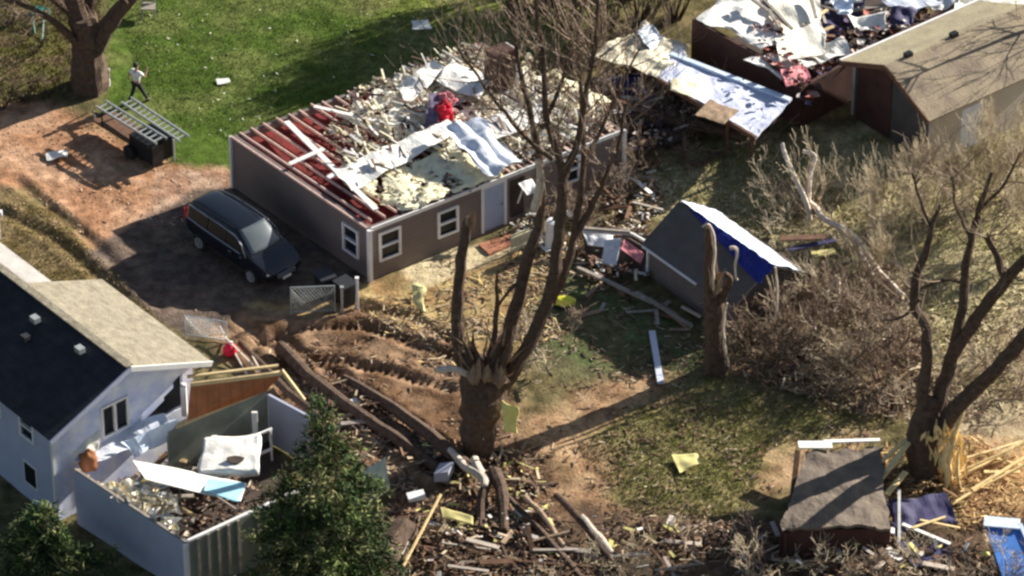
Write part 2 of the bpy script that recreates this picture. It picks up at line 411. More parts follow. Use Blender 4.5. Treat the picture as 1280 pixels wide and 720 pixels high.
def upix(p0, p1, px, z):                                  # metres along the wall of the point seen at column px
    lo, hi = 0., (p1-p0).length; d = (p1-p0).normalized()
    def col(u):
        q = Z(p0, z)+d*u-CP; return 640+q.dot(RT)/q.dot(FW)/(36/LENS/1280)
    s = col(hi) > col(lo)
    for _ in range(40):
        m = (lo+hi)/2
        if (col(m) < px) == s: lo = m
        else: hi = m
    return (lo+hi)/2
def rnd_sheet(mb, quad, nu, nv, amp, sc=1.5, seed=0, edge=.12, col=None, fold=0):
    a, b, c, d = [Vector(q) for q in quad]; nrm = (b-a).cross(d-a).normalized()
    if nrm.z < 0: nrm = -nrm
    def fn(u, v):
        uu, vv = u, v
        p = a*(1-u)*(1-v)+b*u*(1-v)+c*u*v+d*(1-u)*v
        e = noise.noise_vector(p*1.3+Vector((seed, 0, 0)))*edge*(1 if (u in (0, 1) or v in (0, 1)) else .3)
        return p + e + nrm*amp*(noise.noise(p*sc+Vector((seed, 5, 0)))+.5*noise.noise(p*sc*2.3+Vector((0, seed, 9)))) + nrm*fold*abs(math.sin(u*7+seed))
    mb.grid(fn, nu, nv, col)

# ================================================================ taupe house with its roof torn off
HH = 2.42
A = P(462, 286, HH); B = P(290, 170, HH); Cc = P(779, 162, HH); D = B+Cc-A
ab = (B-A).normalized(); ac = (Cc-A).normalized()
house = thing('ranch_house', 'long taupe ranch house with its roof torn off and pale insulation spilling over bare joists', 'house', Z((A+D)/2, 0))
Lf = (Cc-A).length; Ll = (B-A).length
inF = ab; inL = ac
uA = upix(A, Cc, 474, 1.5); wins = []
def wspec(p0, p1, xa, xb, ya, yb):
    ua, ub = sorted((upix(p0, p1, xa, 1.5), upix(p0, p1, xb, 1.5))); return ua, ub, ya, yb
wf = [wspec(A, Cc, 476, 498, .82, 1.95), wspec(A, Cc, 549, 570, .82, 1.85), wspec(A, Cc, 702, 722, 1.0, 2.0)]
door = wspec(A, Cc, 604, 630, .18, 2.2); bdoor = wspec(A, Cc, 637, 656, .3, 2.1)
wall('wall', A, Cc, -.1, HH, .16, M['siding'], house, sorted(wf+[door, bdoor]), inF)
wl = [wspec(A, B, 431, 447, .75, 1.85)]
s0 = inF*.162
wall('wall', A+s0, B-s0, -.1, HH, .16, M['siding'], house, [(o[0]-.162, o[1]-.162, o[2], o[3]) for o in wl], inL)
wall('wall', B, D, -.1, HH, .16, M['siding'], house, (), -inF)
wall('wall', Cc+s0, D-s0, -.1, HH, .16, M['siding'], house, (), -inL)
for w in wf[:2]: window(A, Cc, *w, inF, house)
window(A, Cc, *wf[2], inF, house)
window(A, B, *wl[0], inL, house)
# door with its frame and handle
d_ = ac; q0 = Z(A, 0)
mb = MB(); mb.box(q0+d_*(door[0]+door[1])/2+UPV*(door[2]+door[3])/2+inF*.05, d_*(door[1]-door[0])/2, inF*.025, UPV*(door[3]-door[2])/2)
dr = mb.build('door', mat('pale_blue_door', (.42, .47, .6), .5, .08, 2), house); dr['label'] = 'pale blue front door'
mb = MB(); mb.tube([q0+d_*(door[1]-.1)+UPV*1.15+inF*.02, q0+d_*(door[1]-.1)+UPV*1.15-inF*.05], .035, 8); mb.build('handle', M['chrome'], dr)
mb = MB()
for ua, ub, za, zb in ((door[0]-.09, door[0], door[2], door[3]), (door[1], door[1]+.09, door[2], door[3]), (door[0]-.09, door[1]+.09, door[3], door[3]+.09)):
    mb.box(q0+d_*(ua+ub)/2+UPV*(za+zb)/2-inF*.01, d_*(ub-ua)/2, inF*.05, UPV*(zb-za)/2)
mb.build('door_frame', M['white'], house)
mb = MB(); mb.box(q0+d_*(bdoor[0]+bdoor[1])/2+UPV*1.2+inF*.1, d_*(bdoor[1]-bdoor[0])/2, inF*.02, UPV*.9); b_ = mb.build('doorway', M['darkfloor'], house)
# corner boards / downspout, fascia
for nm, p, w in (('downspout', A-ac*.07-ab*.07, .075), ('corner_board', B-ac*.05+ab*.02, .05), ('corner_board', Cc-ab*.05+ac*.02, .06)):
    mb = MB(); mb.box(Z(p, HH/2), ac*w, ab*w, UPV*HH/2); mb.build(nm, M['white'], house)
mb = MB(); mb.beam(Z(A, HH-.04)-ab*.04+ac*.05, Z(Cc, HH-.04)-ab*.04, .06, .16); mb.build('fascia', M['white'], house)
mb = MB(); mb.beam(Z(A, HH-.03)-ac*.035+ab*.1, Z(B, HH-.03)-ac*.035, .05, .09); mb.build('fascia', M['joist'], house)
# floor and red ceiling boards under the joists
i1 = inF*.17+ac*.17; i2 = inF*.17-ac*.17; i3 = -inF*.17+ac*.17; i4 = -inF*.17-ac*.17
mb = MB(); mb.slab([Z(A+i1, .15), Z(Cc+i2, .15), Z(D+i4, .15), Z(B+i3, .15)], .1); mb.build('floor', M['darkfloor'], house)
mb = MB(); mb.slab([Z(A+i1, HH-.30), Z(Cc+i2, HH-.30), Z(D+i4, HH-.30), Z(B+i3, HH-.30)], .03); mb.build('ceiling', M['redboard'], house)
# joists
nj = 21
for k in range(nj):
    v = .35+(Lf-.7)*k/(nj-1)
    a = Z(A, HH+.02)+ac*v; b = Z(B, HH+.02)+ac*v+ab*U(-.05, .1)
    if k < 3: a = a+ab*U(.2, 1.2)
    rise = U(-.03, .05)
    mb = MB(); mb.beam(a+UPV*rise, b+UPV*U(-.03, .05)+ac*U(-.07, .07), .05, .12); mb.build('joist', M['joist'], house)
def HP(px, py, dz=0): return P(px, py, HH+dz)
for nm, pts in (('blocking', ((305, 155+26), (398, 232))),):
    pass
# insulation blankets over the joists
def blanket(name, pts, m, dz, amp, seed, n=46, sub=.8, holes=.1):
    a, b, c, d = [P(x, y, HH+dz) for x, y in pts]; mb = MB(); vs = {}
    def fn(u, v):
        p = a*(1-u)*(1-v)+b*u*(1-v)+c*u*v+d*(1-u)*v
        h = noise.fractal(p*1.25+Vector((seed, 0, 0)), .9, 2.1, 5)
        ed = min(u, 1-u, v, 1-v)
        p = p + Vector((noise.noise(p*2+Vector((0, seed, 0))), noise.noise(p*2+Vector((0, 0, seed+4))), 0))*(.28 if ed < .04 else .08)
        return Vector((p.x, p.y, p.z+amp*h-.10*(ed < .02)))
    mb.grid(fn, n, int(n*sub))
    keep = []
    for f in mb.f:
        ctr = sum((mb.v[i] for i in f), Vector())/4
        hv = noise.fractal(ctr*1.1+Vector((seed+30, 2, 0)), 1, 2, 4)
        if hv > -.55+holes: keep.append(f)
    mb.f = keep; mb.c = [None]*len(keep)
    return mb.build(name, m, house, smooth=False)
blanket('insulation', [(442, 232), (560, 182), (632, 214), (505, 262)], M['insul'], .2, .11, 1, 60, .7, .0)
blanket('insulation', [(420, 145), (500, 88), (640, 150), (560, 200)], M['insulw'], .13, .2, 5, 60, .8, .14)
blanket('insulation', [(500, 92), (600, 60), (700, 110), (620, 150)], M['insulw'], .12, .2, 9, 60, .8, .2)
blanket('insulation', [(560, 180), (680, 110), (765, 152), (636, 206)], M['insulw'], .12, .2, 13, 60, .8, .2)
blanket('insulation', [(640, 120), (690, 85), (760, 120), (720, 150)], M['insul'], .10, .16, 17, 50, .8, .2)
# loose rags of insulation and drywall, past counting: one part
mb = MB()
def chunk(mb, p, s, cols=None, flat=.35):
    """jagged torn scrap: an irregular bent shard, never a box"""
    th = U(0, 6.28); d = Vector((math.cos(th), math.sin(th), U(-.35, .35))).normalized(); e = d.cross(Vector((U(-.5, .5), U(-.5, .5), 1))).normalized(); f = d.cross(e)
    k = random.choice((3, 4, 5, 6)); el = U(.35, .9); n0 = len(mb.v); lo = []; hi = []
    for i in range(k):
        a = 6.283*(i+U(-.3, .3))/k; r_ = s*U(.55, 1.35); q = p+d*math.cos(a)*r_+e*math.sin(a)*r_*el+f*s*flat*U(-.5, .5)
        lo.append(q-f*s*flat*.25); hi.append(q+f*s*flat*.25+(p-q)*U(0, .25))
    mb.v += lo+hi+[p+f*s*flat*U(.4, 1.1)]
    for i in range(k):
        j = (i+1) % k; mb.f.append((n0+i, n0+j, n0+k+j, n0+k+i)); mb.c.append(cols); mb.f.append((n0+k+i, n0+k+j, n0+2*k)); mb.c.append(cols)
CI = [(.74, .68, .5), (.78, .74, .66), (.70, .62, .42), (.76, .73, .68), (.74, .68, .5), (.5, .4, .28), (.14, .08, .06)]
roofpoly = [(445, 235), (405, 165), (440, 110), (500, 85), (580, 55), (650, 60), (768, 148), (700, 176), (505, 260), (470, 250)]
for a_, b_2 in sample(roofpoly, 3600, .9):
    front = in_poly(a_, b_2, [(430, 236), (560, 182), (640, 214), (505, 262)])
    if front and U(0, 1) < .6: continue
    p = P(a_, b_2, HH+(.2+U(-.06, .06) if front else .15+U(-.05, .22))); c = random.choice(CI[:5] if front else CI); k = U(.7, 1.1)
    chunk(mb, p, U(.03, .15)*U(.6, 1.2), tuple(min(.85, x*k) for x in c), .5)
# rags hanging at the torn front edge
for k in range(900):
    u = Lf*random.random()**.9; 
    if U(0, 1) < .12: continue
    p = Z(A, HH+.1+U(-.1, .15))+ac*u+ab*(U(0, 1)**1.4*1.5+.25); c = random.choice(CI+[(.10, .07, .05)]*2); kk = U(.6, 1.1)
    if u < 1.8: continue
    chunk(mb, p, U(.04, .14), tuple(min(.85, x*kk) for x in c), .5)
for a_, b_2 in [q for q in sample(roofpoly, 420, .8) if not in_poly(*q, [(430, 236), (560, 182), (640, 214), (505, 262)])]:                 # torn lath and strips lying mostly along the joists
    p = P(a_, b_2, HH+.25+U(0, .25)); c = random.choice(CI+[(.10, .06, .05), (.2, .13, .1), (.8, .77, .72)]); k = U(.7, 1.05); d = (ab*U(.7, 1)+ac*U(-.5, .5)+UPV*U(-.2, .3)).normalized()*U(.12, .5)
    mb.beam(p-d, p+d, U(.03, .12), U(.02, .05), tuple(min(.85, x*k) for x in c), up=Vector((U(-.5, .5), U(-.5, .5), 1)))
for k in range(150):                                      # dark broken ends along the front edge
    u = 1.6+(Lf-1.8)*random.random(); p = Z(A, HH+U(-.02, .12))+ac*u+ab*U(.15, .7); d = (ab+ac*U(-.3, .3)+UPV*U(-.1, .3)).normalized()*U(.1, .35)
    mb.beam(p-d, p+d, U(.05, .12), U(.03, .08), random.choice([(.09, .06, .05), (.14, .09, .07), (.62, .5, .4)]))
o = mb.build('insulation_scraps', mat('scraps', (.6, .5, .4), 1, .2, 4, .6, 9, attr=True), house); o['kind'] = 'stuff'
# chimney base standing in the far end
ch = MB(); c0 = P(612, 104, HH); c1 = P(636, 112, HH)
def post(mb, px, py, w, d, h, z0=HH-.2):
    p = P(px, py, HH); mb.box(Z(p, z0+h/2), ac*w/2, ab*d/2, UPV*h/2)
post(ch, 625, 112, .95, .7, 2.1); chim = ch.build('chimney', M['brownwall'], house)
ch = MB(); p = P(625, 112, HH); ch.box(Z(p, HH+.85)+ac*.52-ab*.05, ac*.05, ab*.38, UPV*1.0); ch.build('flashing', M['white'], chim)

def board(name, pts, w, h, m, label, cat='board', group=None, zs=None):
    p = [P(*q) if len(q) == 3 else G(*q, .05) for q in pts]; mb = MB()
    mb.beam(p[0], p[1], w, h); o = mb.build(name, m); return tag(o, label, cat, group)
HT = HH+.2
board('roof_board', [(358, 152, HT), (470, 262, HT+.1)], .22, .06, M['dirtywhite'], 'long pale roof board lying across the bare red joists of the taupe house')
board('roof_board', [(393, 133, HT+.1), (500, 158, HT+.1)], .16, .05, M['dirtywhite'], 'thin pale board slanting over the joists left of the insulation')
board('roof_board', [(362, 205, HT+.05), (405, 186, HT+.1)], .2, .05, M['dirtywhite'], 'short white board bridging the joists near the left wall')
board('roof_board', [(410, 222, HT+.05), (478, 186, HT+.15)], .2, .05, M['white'], 'white board lying left of the long drywall strip on the roofless house')
board('roof_board', [(432, 228, HT+.05), (470, 258, HT)], .16, .05, M['plank'], 'short tan board at the front corner of the roofless house')
def sheet(name, quad, m, label, cat, amp=.08, edge=.12, seed=0, nu=16, nv=10, group=None, sc=1.2, thick=.03, fold=0):
    mb = MB(); rnd_sheet(mb, quad, nu, nv, amp, sc, seed, edge, fold=fold); o = mb.build(name, m, solid=thick); return tag(o, label, cat, group)
Q = lambda pts, zs: [P(x, y, z if not hasattr(zs, '__len__') else 0) for (x, y), z in zip(pts, [zs]*4 if not hasattr(zs, '__len__') else zs)]
def Q(pts, zs):
    if not hasattr(zs, '__len__'): zs = [zs]*4
    return [P(x, y, z) for (x, y), z in zip(pts, zs)]
sheet('drywall_strip', Q([(416, 212), (560, 148), (582, 160), (440, 240)], [HT+.15, HT+.35, HT+.3, HT+.1]), M['dirtywhite'], 'long strip of pale drywall running across the middle of the roofless house', 'drywall', .10, .12, 3, 24, 6)
sheet('drywall_strip', Q([(548, 160), (600, 150), (650, 205), (612, 222)], [HT+.75, HT+.8, HT+.35, HT+.5]), M['drywall2'], 'bluish white crumpled sheet sloping below the red cloth on the roofless house', 'drywall', .2, .15, 5, 20, 12, fold=.12)
sheet('drywall_strip', Q([(495, 105), (540, 75), (560, 84), (508, 132)], [HT+.1, HT+.4, HT+.3, HT+.1]), M['dirtywhite'], 'pale torn panel near the back edge of the roofless house', 'drywall', .14, .14, 8)
sheet('drywall_strip', Q([(565, 78), (615, 95), (600, 125), (545, 100)], [HT+.35, HT+.3, HT+.25, HT+.3]), M['dirtywhite'], 'broad pale ceiling panel behind the red cloth on the roofless house', 'drywall', .08, .12, 11)
sheet('drywall_strip', Q([(600, 150), (680, 130), (690, 150), (620, 175)], [HT+.2, HT+.3, HT+.25, HT+.2]), M['dirtywhite'], 'pale panel just right of the red cloth among the insulation', 'drywall', .1, .12, 14)
# red cloth heap
rc = thing('cloth_heap', 'crumpled red and pink cloth heap on top of the roofless taupe house', 'cloth', P(553, 142, HT+.1))
def blob(mb, c, r, seed, sx=1, sy=1, sz=1, rough=.35, nu=14, nv=20):
    def fn(u, v):
        th = math.pi*(u); ph = 2*math.pi*v; d = Vector((math.sin(th)*math.cos(ph), math.sin(th)*math.sin(ph), math.cos(th)))
        k = 1+rough*noise.noise(d*1.7+Vector((seed, 0, 0)))+rough*.5*noise.noise(d*4+Vector((0, seed, 0)))
        return Vector(c)+Vector((d.x*sx, d.y*sy, d.z*sz))*r*k
    mb.grid(fn, nu, nv)
mb = MB(); blob(mb, P(553, 140, HT+.4), .42, 3, .95, .8, .95, .45, 26, 34); mb.v = [p+noise.noise_vector(p*5)*.09 for p in mb.v]; mb.build('red_cloth', M['red'], rc)
mb = MB(); blob(mb, P(558, 124, HT+.65), .34, 8, 1.05, .7, .75, .5, 26, 34); mb.v = [p+noise.noise_vector(p*5)*.10 for p in mb.v]; mb.build('pink_cloth', M['pink'], rc)
mb = MB(); rnd_sheet(mb, Q([(536, 118), (548, 116), (552, 168), (530, 164)], [HT+.9, HT+.9, HT+.15, HT+.15]), 12, 8, .15, 2, 4, .08); mb.build('grey_cloth', mat('grey_violet_cloth', (.14, .11, .17), .9, .3, 3), rc)

# front step panels and odds along the front wall
def flat_panel(name, pts, zs, t, m, label, cat, group=None):
    mb = MB(); mb.slab(Q(pts, zs), t); o = mb.build(name, m); return tag(o, label, cat, group)
st = flat_panel('brick_step', [(598, 305), (640, 292), (652, 300), (612, 318)], .12, .14, mat('brick_step', (.4, .17, .1), .9, .3, 3, .3), 'low reddish step below the pale blue front door', 'step')
def picket(px0, py0, px1, py1, h, m, label, gap=None):
    a = G(px0, py0); b = G(px1, py1); d = (b-a); mb = MB(); n = 9
    for i in range(n):
        if gap and gap[0] <= i <= gap[1]: continue
        p = a+d*((i+.5)/n); mb.box(p+UPV*h/2, d/n*.47, d.cross(UPV).normalized()*.015, UPV*h/2)
    for z in (.2, h-.15): mb.beam(a+UPV*z+d.cross(UPV).normalized()*.03, b+UPV*z+d.cross(UPV).normalized()*.03, .04, .08)
    return tag(mb.build('picket_fence', m), label, 'fence')
picket(638, 318, 692, 296, .85, M['plank'] if 0 else mat('cream_boards', (.66, .6, .42), .8, .15, 3), 'short cream board fence panel with a gap, under the tall trunks', (4, 4))
wd = thing('water_heater', 'white round tank leaning on the taupe wall behind the tall trunk', 'tank', G(689, 312))
mb = MB(); pz = G(689, 310); mb.tube([pz, pz+UPV*.2, pz+Vector((.1, 0, 1.25)), pz+Vector((.1, 0, 1.3))], [.26, .27, .27, .16], 14); mb.build('tank', M['white'], wd)
mb = MB(); mb.tube([pz+Vector((.1, 0, 1.3)), pz+Vector((.1, 0, 1.45))], .06, 8); mb.build('pipe', M['black'], wd)
wd = thing('wall_lamp_debris', 'white bent awning piece hanging beside the pale blue door', 'awning', Z(A+ac*(bdoor[0]), 0))
ORG[wd.name] = Vector(wd.location)
mb = MB(); q = Z(A, 1.9)+ac*(bdoor[0]+.3)-ab*.1; rnd_sheet(mb, [q, q+ac*.7, q+ac*.6-ab*.5-UPV*.25, q+ac*.05-ab*.45-UPV*.3], 8, 6, .08, 2, 2, .08); mb.build('awning_sheet', M['white'], wd, solid=.03)
mb = MB(); mb.beam(q-ab*.3-UPV*.1, q-UPV*.9, .05, .05); mb.build('bracket', M['white'], wd)
wd.name = 'bent_awning'; ORG['bent_awning'] = Vector(wd.location)

# ================================================================ blue two-storey house, bottom left
EZ = 4.2
G1 = P(64, 535, EZ); G2 = P(240, 449, EZ)
g = Z(G2-G1, 0); GW = g.length; g.normalize(); r = Vector((-g.y, g.x, 0))   # r: up-left, along the ridge away from the gable
if r.y < 0: r = -r
bh = thing('blue_house', 'pale blue two-storey gabled house with charcoal and tan roof and a torn end wall', 'house', Z(G1, 0))
RISE = 1.3; LW = 14.0; LR = 6.0
mid = (G1+G2)/2; top = Z(mid, EZ+RISE)
# gable wall: polygon prism with a window hole left to a framed dark pane
mb = MB()
def gpt(u, z): return Z(G1+g*u, z)
def gseg(u0, u1, za0, zb0, za1, zb1):                     # trapezoid slab, u0: za..zb left heights, right heights
    t = r*.16
    q = [gpt(u0, za0), gpt(u1, za1), gpt(u1, za1)+t, gpt(u0, za0)+t, gpt(u0, zb0), gpt(u1, zb1), gpt(u1, zb1)+t, gpt(u0, zb0)+t]; mb.hexa(q)
def rz(u): return EZ+RISE*(1-abs(u-GW/2)/(GW/2))
uw0, uw1 = upix(G1, G2, 129, 3.2), upix(G1, G2, 158, 3.2); wz0, wz1 = 2.75, 3.95
h0, h1, h2 = upix(G1, G2, 168, 3), upix(G1, G2, 205, 3), upix(G1, G2, 229, 3)
gseg(0, uw0, -.1, rz(0), -.1, rz(uw0)); gseg(uw0, uw1, -.1, wz0, -.1, wz0); gseg(uw0, uw1, wz1, rz(uw0), wz1, rz(uw1) if uw1 < GW/2 else rz(GW/2))
um = max(GW/2, uw1)
gseg(uw1, h0, -.1, rz(uw1), -.1, rz(h0))
hm = (h1+h2)/2; gseg(h0, h1, -.1, 2.3, -.1, 2.2); gseg(h0, h1, 2.36, rz(h0), 3.0, rz(h1)); gseg(h1, hm, -.1, 2.2, -.1, 2.3); gseg(h1, hm, 3.15, rz(h1), 3.35, rz(hm)); gseg(hm, h2, -.1, 2.3, -.1, 2.3); gseg(hm, h2, 3.6, rz(hm), 3.85, rz(h2)); gseg(h2, GW, -.1, rz(h2), -.1, rz(GW))
mb.build('gable_wall', M['wrap'], bh)
mb = MB(); mb.box(gpt((h0+h2)/2, 3.0)+r*.2, g*(h2-h0)/2, r*.02, UPV*1.0); mb.build('hole_shade_panel', M['black'], bh)  # black panel added behind the hole as painted inner shade
window(G1, G2, uw0, uw1, wz0, wz1, r, bh, rail=False, mull=True)
lw_open = [(1.0, 1.7, 2.9, 3.8), (3.2, 4.1, .9, 1.9), (3.0, 3.7, 2.9, 3.8), (6, 6.9, 2.8, 3.8)]
a0 = G1+r*.165; wall('wall', a0, G1+r*LW, -.1, EZ, .16, M['lav'], bh, [(o[0], o[1], o[2], o[3]) for o in sorted(lw_open) if o[0] != 3.2], g)
for o_ in lw_open:
    if o_[0] != 3.2: window(a0, G1+r*LW, *o_, g, bh)
for k, (ua, za) in enumerate([(.9, .7), (3.2, .8)]):
    mb = MB(); q = a0+r*(ua+.45); mb.box(Z(q, za+.5)-g*.012, r*.4, g*.012, UPV*.5); w_ = mb.build('window', M['white'], bh)
    mb = MB(); mb.box(Z(q, za+.5)-g*.03, r*.33, g*.01, UPV*.43); mb.build('pane', M['pane'], w_)
wall('wall', G2+r*.165, G2+r*LR, -.1, EZ, .16, M['lav'], bh, (), -g)
ov = .45; ovr = .55
sl = RISE/(GW/2)
def roofside(sgn, L0, L1, m, nm, t=.14, drop=0, ext=ov):
    e = g*sgn
    rt = Z(mid, EZ+RISE+.2-drop); ea = Z(mid, 0)+e*(GW/2+ext); ze = EZ+.2-sl*ext-drop
    mb = MB(); mb.slab([rt+r*L0, rt+r*L1, Z(ea, ze)+r*L1, Z(ea, ze)+r*L0], t)
    return mb.build(nm, m, bh)
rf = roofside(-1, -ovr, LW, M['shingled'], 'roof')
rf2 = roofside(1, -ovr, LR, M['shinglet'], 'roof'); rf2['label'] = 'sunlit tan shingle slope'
rf3 = roofside(1, LR+.02, LW, mat('grey_roof', (.34, .32, .3), .9, .25, 1.5, .4), 'roof', drop=.12, ext=-1.6); rf3['label'] = 'grey rear slope'
mb = MB(); mb.beam(Z(mid, EZ+RISE+.22)-r*ovr, Z(mid, EZ+RISE+.22)+r*LW, .3, .05); mb.build('ridge_cap', M['shinglet'], bh)
for sg in (-1, 1):
    mb = MB(); mb.beam(Z(mid, EZ+RISE+.1)-r*(ovr+.03), Z(mid, 0)+g*sg*(GW/2+ov)-r*(ovr+.03)+UPV*(EZ+.1-sl*ov), .05, .2); mb.build('rake_board', M['lav'] if sg < 0 else M['white'], bh)
for px, py in ((44, 401), (100, 439), (32, 424)):          # roof vents on the dark slope
    p = P(px, py, EZ+RISE*.6); q = Z(mid, 0); dist = -(p-q).dot(g); z = EZ+.2+RISE-sl*dist; p = P(px, py, z)
    mb = MB(); mb.box(p+UPV*.08, g*.13, r*.16, UPV*.1); mb.build('roof_vent', M['alu'] if px > 40 else M['shingled'], bh)
mb = MB(); mb.box(gpt(.0, EZ/2)-r*.03-g*.03, g*.06, r*.06, UPV*EZ/2); mb.build('corner_board', M['white'], bh)

# ---- roofless side wing of the blue house
WH = 2.4
E1 = P(92, 588, WH); E2 = P(232, 680, WH)
fr = Z(E1-E2, 0).normalized()
E3 = P(392, 606, WH)
wing = thing('roofless_wing', 'roofless lavender side room filled with collapsed drywall and insulation beside the blue house', 'annex', Z(E2, 0))
e23 = Z(E3-E2, 0).normalized(); e12 = Z(E1-E2, 0).normalized()
wall('wall', E2, E1, -.1, WH, .14, M['lav'], wing, (), e23)
wall('wall', E2+e23*.142, E3, -.1, WH, .14, M['greywall'], wing, (), e12)
for k in range(15):
    p = Z(E2+e23*(.5+k*.42), 0)
    if k in (5, 9): continue
    mb = MB(); mb.box(Z(p, WH/2)-e12*.03, e23*.05, e12*.03, UPV*WH/2); mb.build('batten', M['plankg'], wing)
mb = MB(); mb.beam(Z(E2, WH+.03)+e23*.07, Z(E1, WH+.03)+e23*.07, .1, .05); mb.build('top_plate', M['plankg'], wing)
mb = MB(); mb.beam(Z(E2, WH+.03)+e12*.07+e23*.15, Z(E3, WH+.03)+e12*.07, .12, .06); mb.build('top_plate', M['white'], wing)
mb = MB(); mb.box(Z(E2, WH/2)-e23*.03-e12*.03, e23*.07, e12*.07, UPV*WH/2); mb.build('corner_board', M['white'], wing)
for k in range(12):                                       # studs along the inner face of the long wall
    p = Z(E2+e12*(.3+k*.5)+e23*.19, 0); mb = MB(); mb.box(Z(p, 1.3), e12*.03, e23*.04, UPV*1.08); mb.build('stud', M['plank'], wing)
W2a = P(210, 540, 2.5); W2b = P(334, 488, 2.5); w2 = Z(W2b-W2a, 0).normalized(); w2n = Vector((-w2.y, w2.x, 0))
wall('wall', W2a, W2b, .1, 2.5, .12, M['greywall'], wing, (), w2n)
W3b = P(384, 520, 2.3)
wall('wall', W2b+w2*.01, W3b, .1, 2.3, .1, M['lav'], wing, (), w2)
mb = MB(); mb.beam(Z(W2a, 2.56)+w2n*.06+w2*.3, Z(W2b, 2.56)+w2n*.06+w2*.2, .22, .08); mb.build('top_plate', M['plank'], wing)
# tilted orange plywood panel with its raw timber edge, above the back wall
pa, pb, pc, pd = P(234, 524, 2.65), P(332, 488, 2.65), P(352, 466, 3.7), P(238, 480, 3.7)
mb = MB(); mb.slab([pa, pb, pc, pd], .05); mb.build('plywood_panel', M['orange'], wing)
mb = MB(); mb.beam(pd-Vector((0, 0, 0)), pc, .12, .16); mb.beam(pd+UPV*.2+w2n*.2, pc+UPV*.2+w2n*.2, .1, .08); mb.build('rafter', M['plank'], wing)
mb = MB(); mb.beam(pc+UPV*.12, P(380, 500, 2.6), .1, .12); mb.build('rafter', M['plank'], wing)
mb = MB(); mb.beam(P(232, 480, 3.6)-w2*.1, Z(P(232, 480, 3.6), 2.3)-w2*.1, .3, .2); mb.build('post', M['white'], wing)
ff = [Z(E2, .2)+e12*.15+e23*.15, Z(E1, .2)+e23*.2, Z(W2a, .2), Z(W2b, .2), Z(E3, .2)]
mb = MB(); mb.slab(ff, .15); mb.build('floor', M['darkfloor'], wing)
for px, py0, h in ((318, 515, 1.9), (268, 545, 1.8)):
    mb = MB(); p = P(px, py0, 2.3); mb.box(Z(p, 2.3-h/2), Vector((.1, 0, 0)), Vector((0, .05, 0)), UPV*h/2); mb.build('post', M['white'], wing)
dfm = MB()
for a_, b_2 in (((318, 545, 2.0), (340, 536, 2.0)), ((318, 570, 1.2), (340, 561, 1.2)), ((320, 545, 2.0), (320, 585, .4)), ((338, 538, 2.0), (340, 575, .4))): dfm.beam(P(*a_), P(*b_2), .08, .08)
dfm.build('door_frame', M['white'], wing)
# collapsed things in the wing
sheet('ceiling_panel', Q([(166, 574), (182, 600), (300, 626), (309, 604)], [2.3, 2.55, 2.5, 2.25]), M['dirtywhite'], 'long collapsed white ceiling panel lying across the roofless wing', 'drywall', .08, .06, 2, 24, 6)
sheet('ceiling_panel', Q([(262, 598), (306, 604), (298, 627), (254, 614)], [2.33, 2.33, 2.6, 2.58]), mat('cyan_board', (.32, .6, .72), .7, .15, 2), 'pale cyan board at the right end of the collapsed ceiling panel', 'board', .03, .06, 4)
mt = thing('mattress', 'big white slumped mattress with a dark patch painted as a shaded hole behind the collapsed ceiling panel', 'mattress', P(285, 590, .9))
q = Q([(256, 552), (326, 546), (322, 590), (248, 594)], [2.3, 2.4, 2.3, 2.2]); mb = MB(); rnd_sheet(mb, q, 20, 14, .10, 1.3, 6, .1)
mb.build('mattress_body', M['dirtywhite'], mt, smooth=True, solid=.28)
mb = MB(); c = P(294, 574, 2.52); mb.slab([c+RT*.3*math.cos(t)*(1+.2*math.sin(3*t))+(q[1]-q[2]).normalized()*.2*math.sin(t) for t in [i*6.283/12 for i in range(12)]], .05); mb.build('hole_shade', M['darkfloor'], mt)  # dark disc painted as the shade in a hole
sheet('torn_siding', Q([(150, 552), (222, 524), (216, 552), (166, 572)], [2.6, 2.9, 1.9, 2.1]), M['tarpw'], 'torn pale blue house wrap flap hanging from the end wall', 'house wrap', .1, .12, 6, fold=.08)
sheet('torn_siding', Q([(62, 562), (205, 518), (212, 540), (112, 582)], [2.5, 2.7, 2.3, 2.25]), M['drywall2'], 'sagging lavender white porch roof strip along the foot of the end wall', 'porch roof', .12, .12, 16, 24, 8)
mb = MB(); p = P(110, 576, 2.3); blob(mb, p, .45, 3, .8, .7, 1, .25); tag(mb.build('brown_sack', M['brownbox'], smooth=True), 'rust brown bundle wedged at the left end of the porch roof strip', 'bundle')
sheet('insulation_batt', Q([(95, 545), (125, 540), (120, 565), (90, 570)], [2.9, 3, 2.6, 2.6]), M['insulw'], 'white fluff of insulation above the rust brown bundle', 'insulation', .25, .15, 19)
lit = [(.84, .78, .62), (.82, .8, .74), (.74, .62, .38), (.84, .8, .72)]
inpoly = [(120, 590), (190, 590), (235, 615), (235, 665), (170, 630)]
def heap(name, label, cat, poly, n, z0, z1, smin, smax, cols, flat=.3, clump=0, kind='stuff', m='litter'):
    mb = MB()
    for a_, b_ in sample(poly, n, clump):
        zz = U(z0, z1); kk = U(.7, 1.15); chunk(mb, P(a_, b_, zz), U(smin, smax)*U(.6, 1.1), tuple(min(.85, x*kk) for x in random.choice(cols)), flat*1.4)
    return tag(mb.build(name, M[m]), label, cat, kind=kind)
sheet('insulation_batt', Q([(128, 604), (205, 598), (224, 640), (160, 636)], [2.1, 2.1, 2.1, 2.1]), M['insulw'], 'thick cream insulation mound in the left half of the roofless wing', 'insulation', .35, .2, 91, 24, 20, sc=2)
heap('insulation_heap', 'cream insulation and drywall lumps filling the left of the roofless wing', 'rubble', [(130, 605), (200, 600), (222, 625), (218, 662), (150, 628)], 190, 2.05, 2.45, .08, .28, lit, .5)
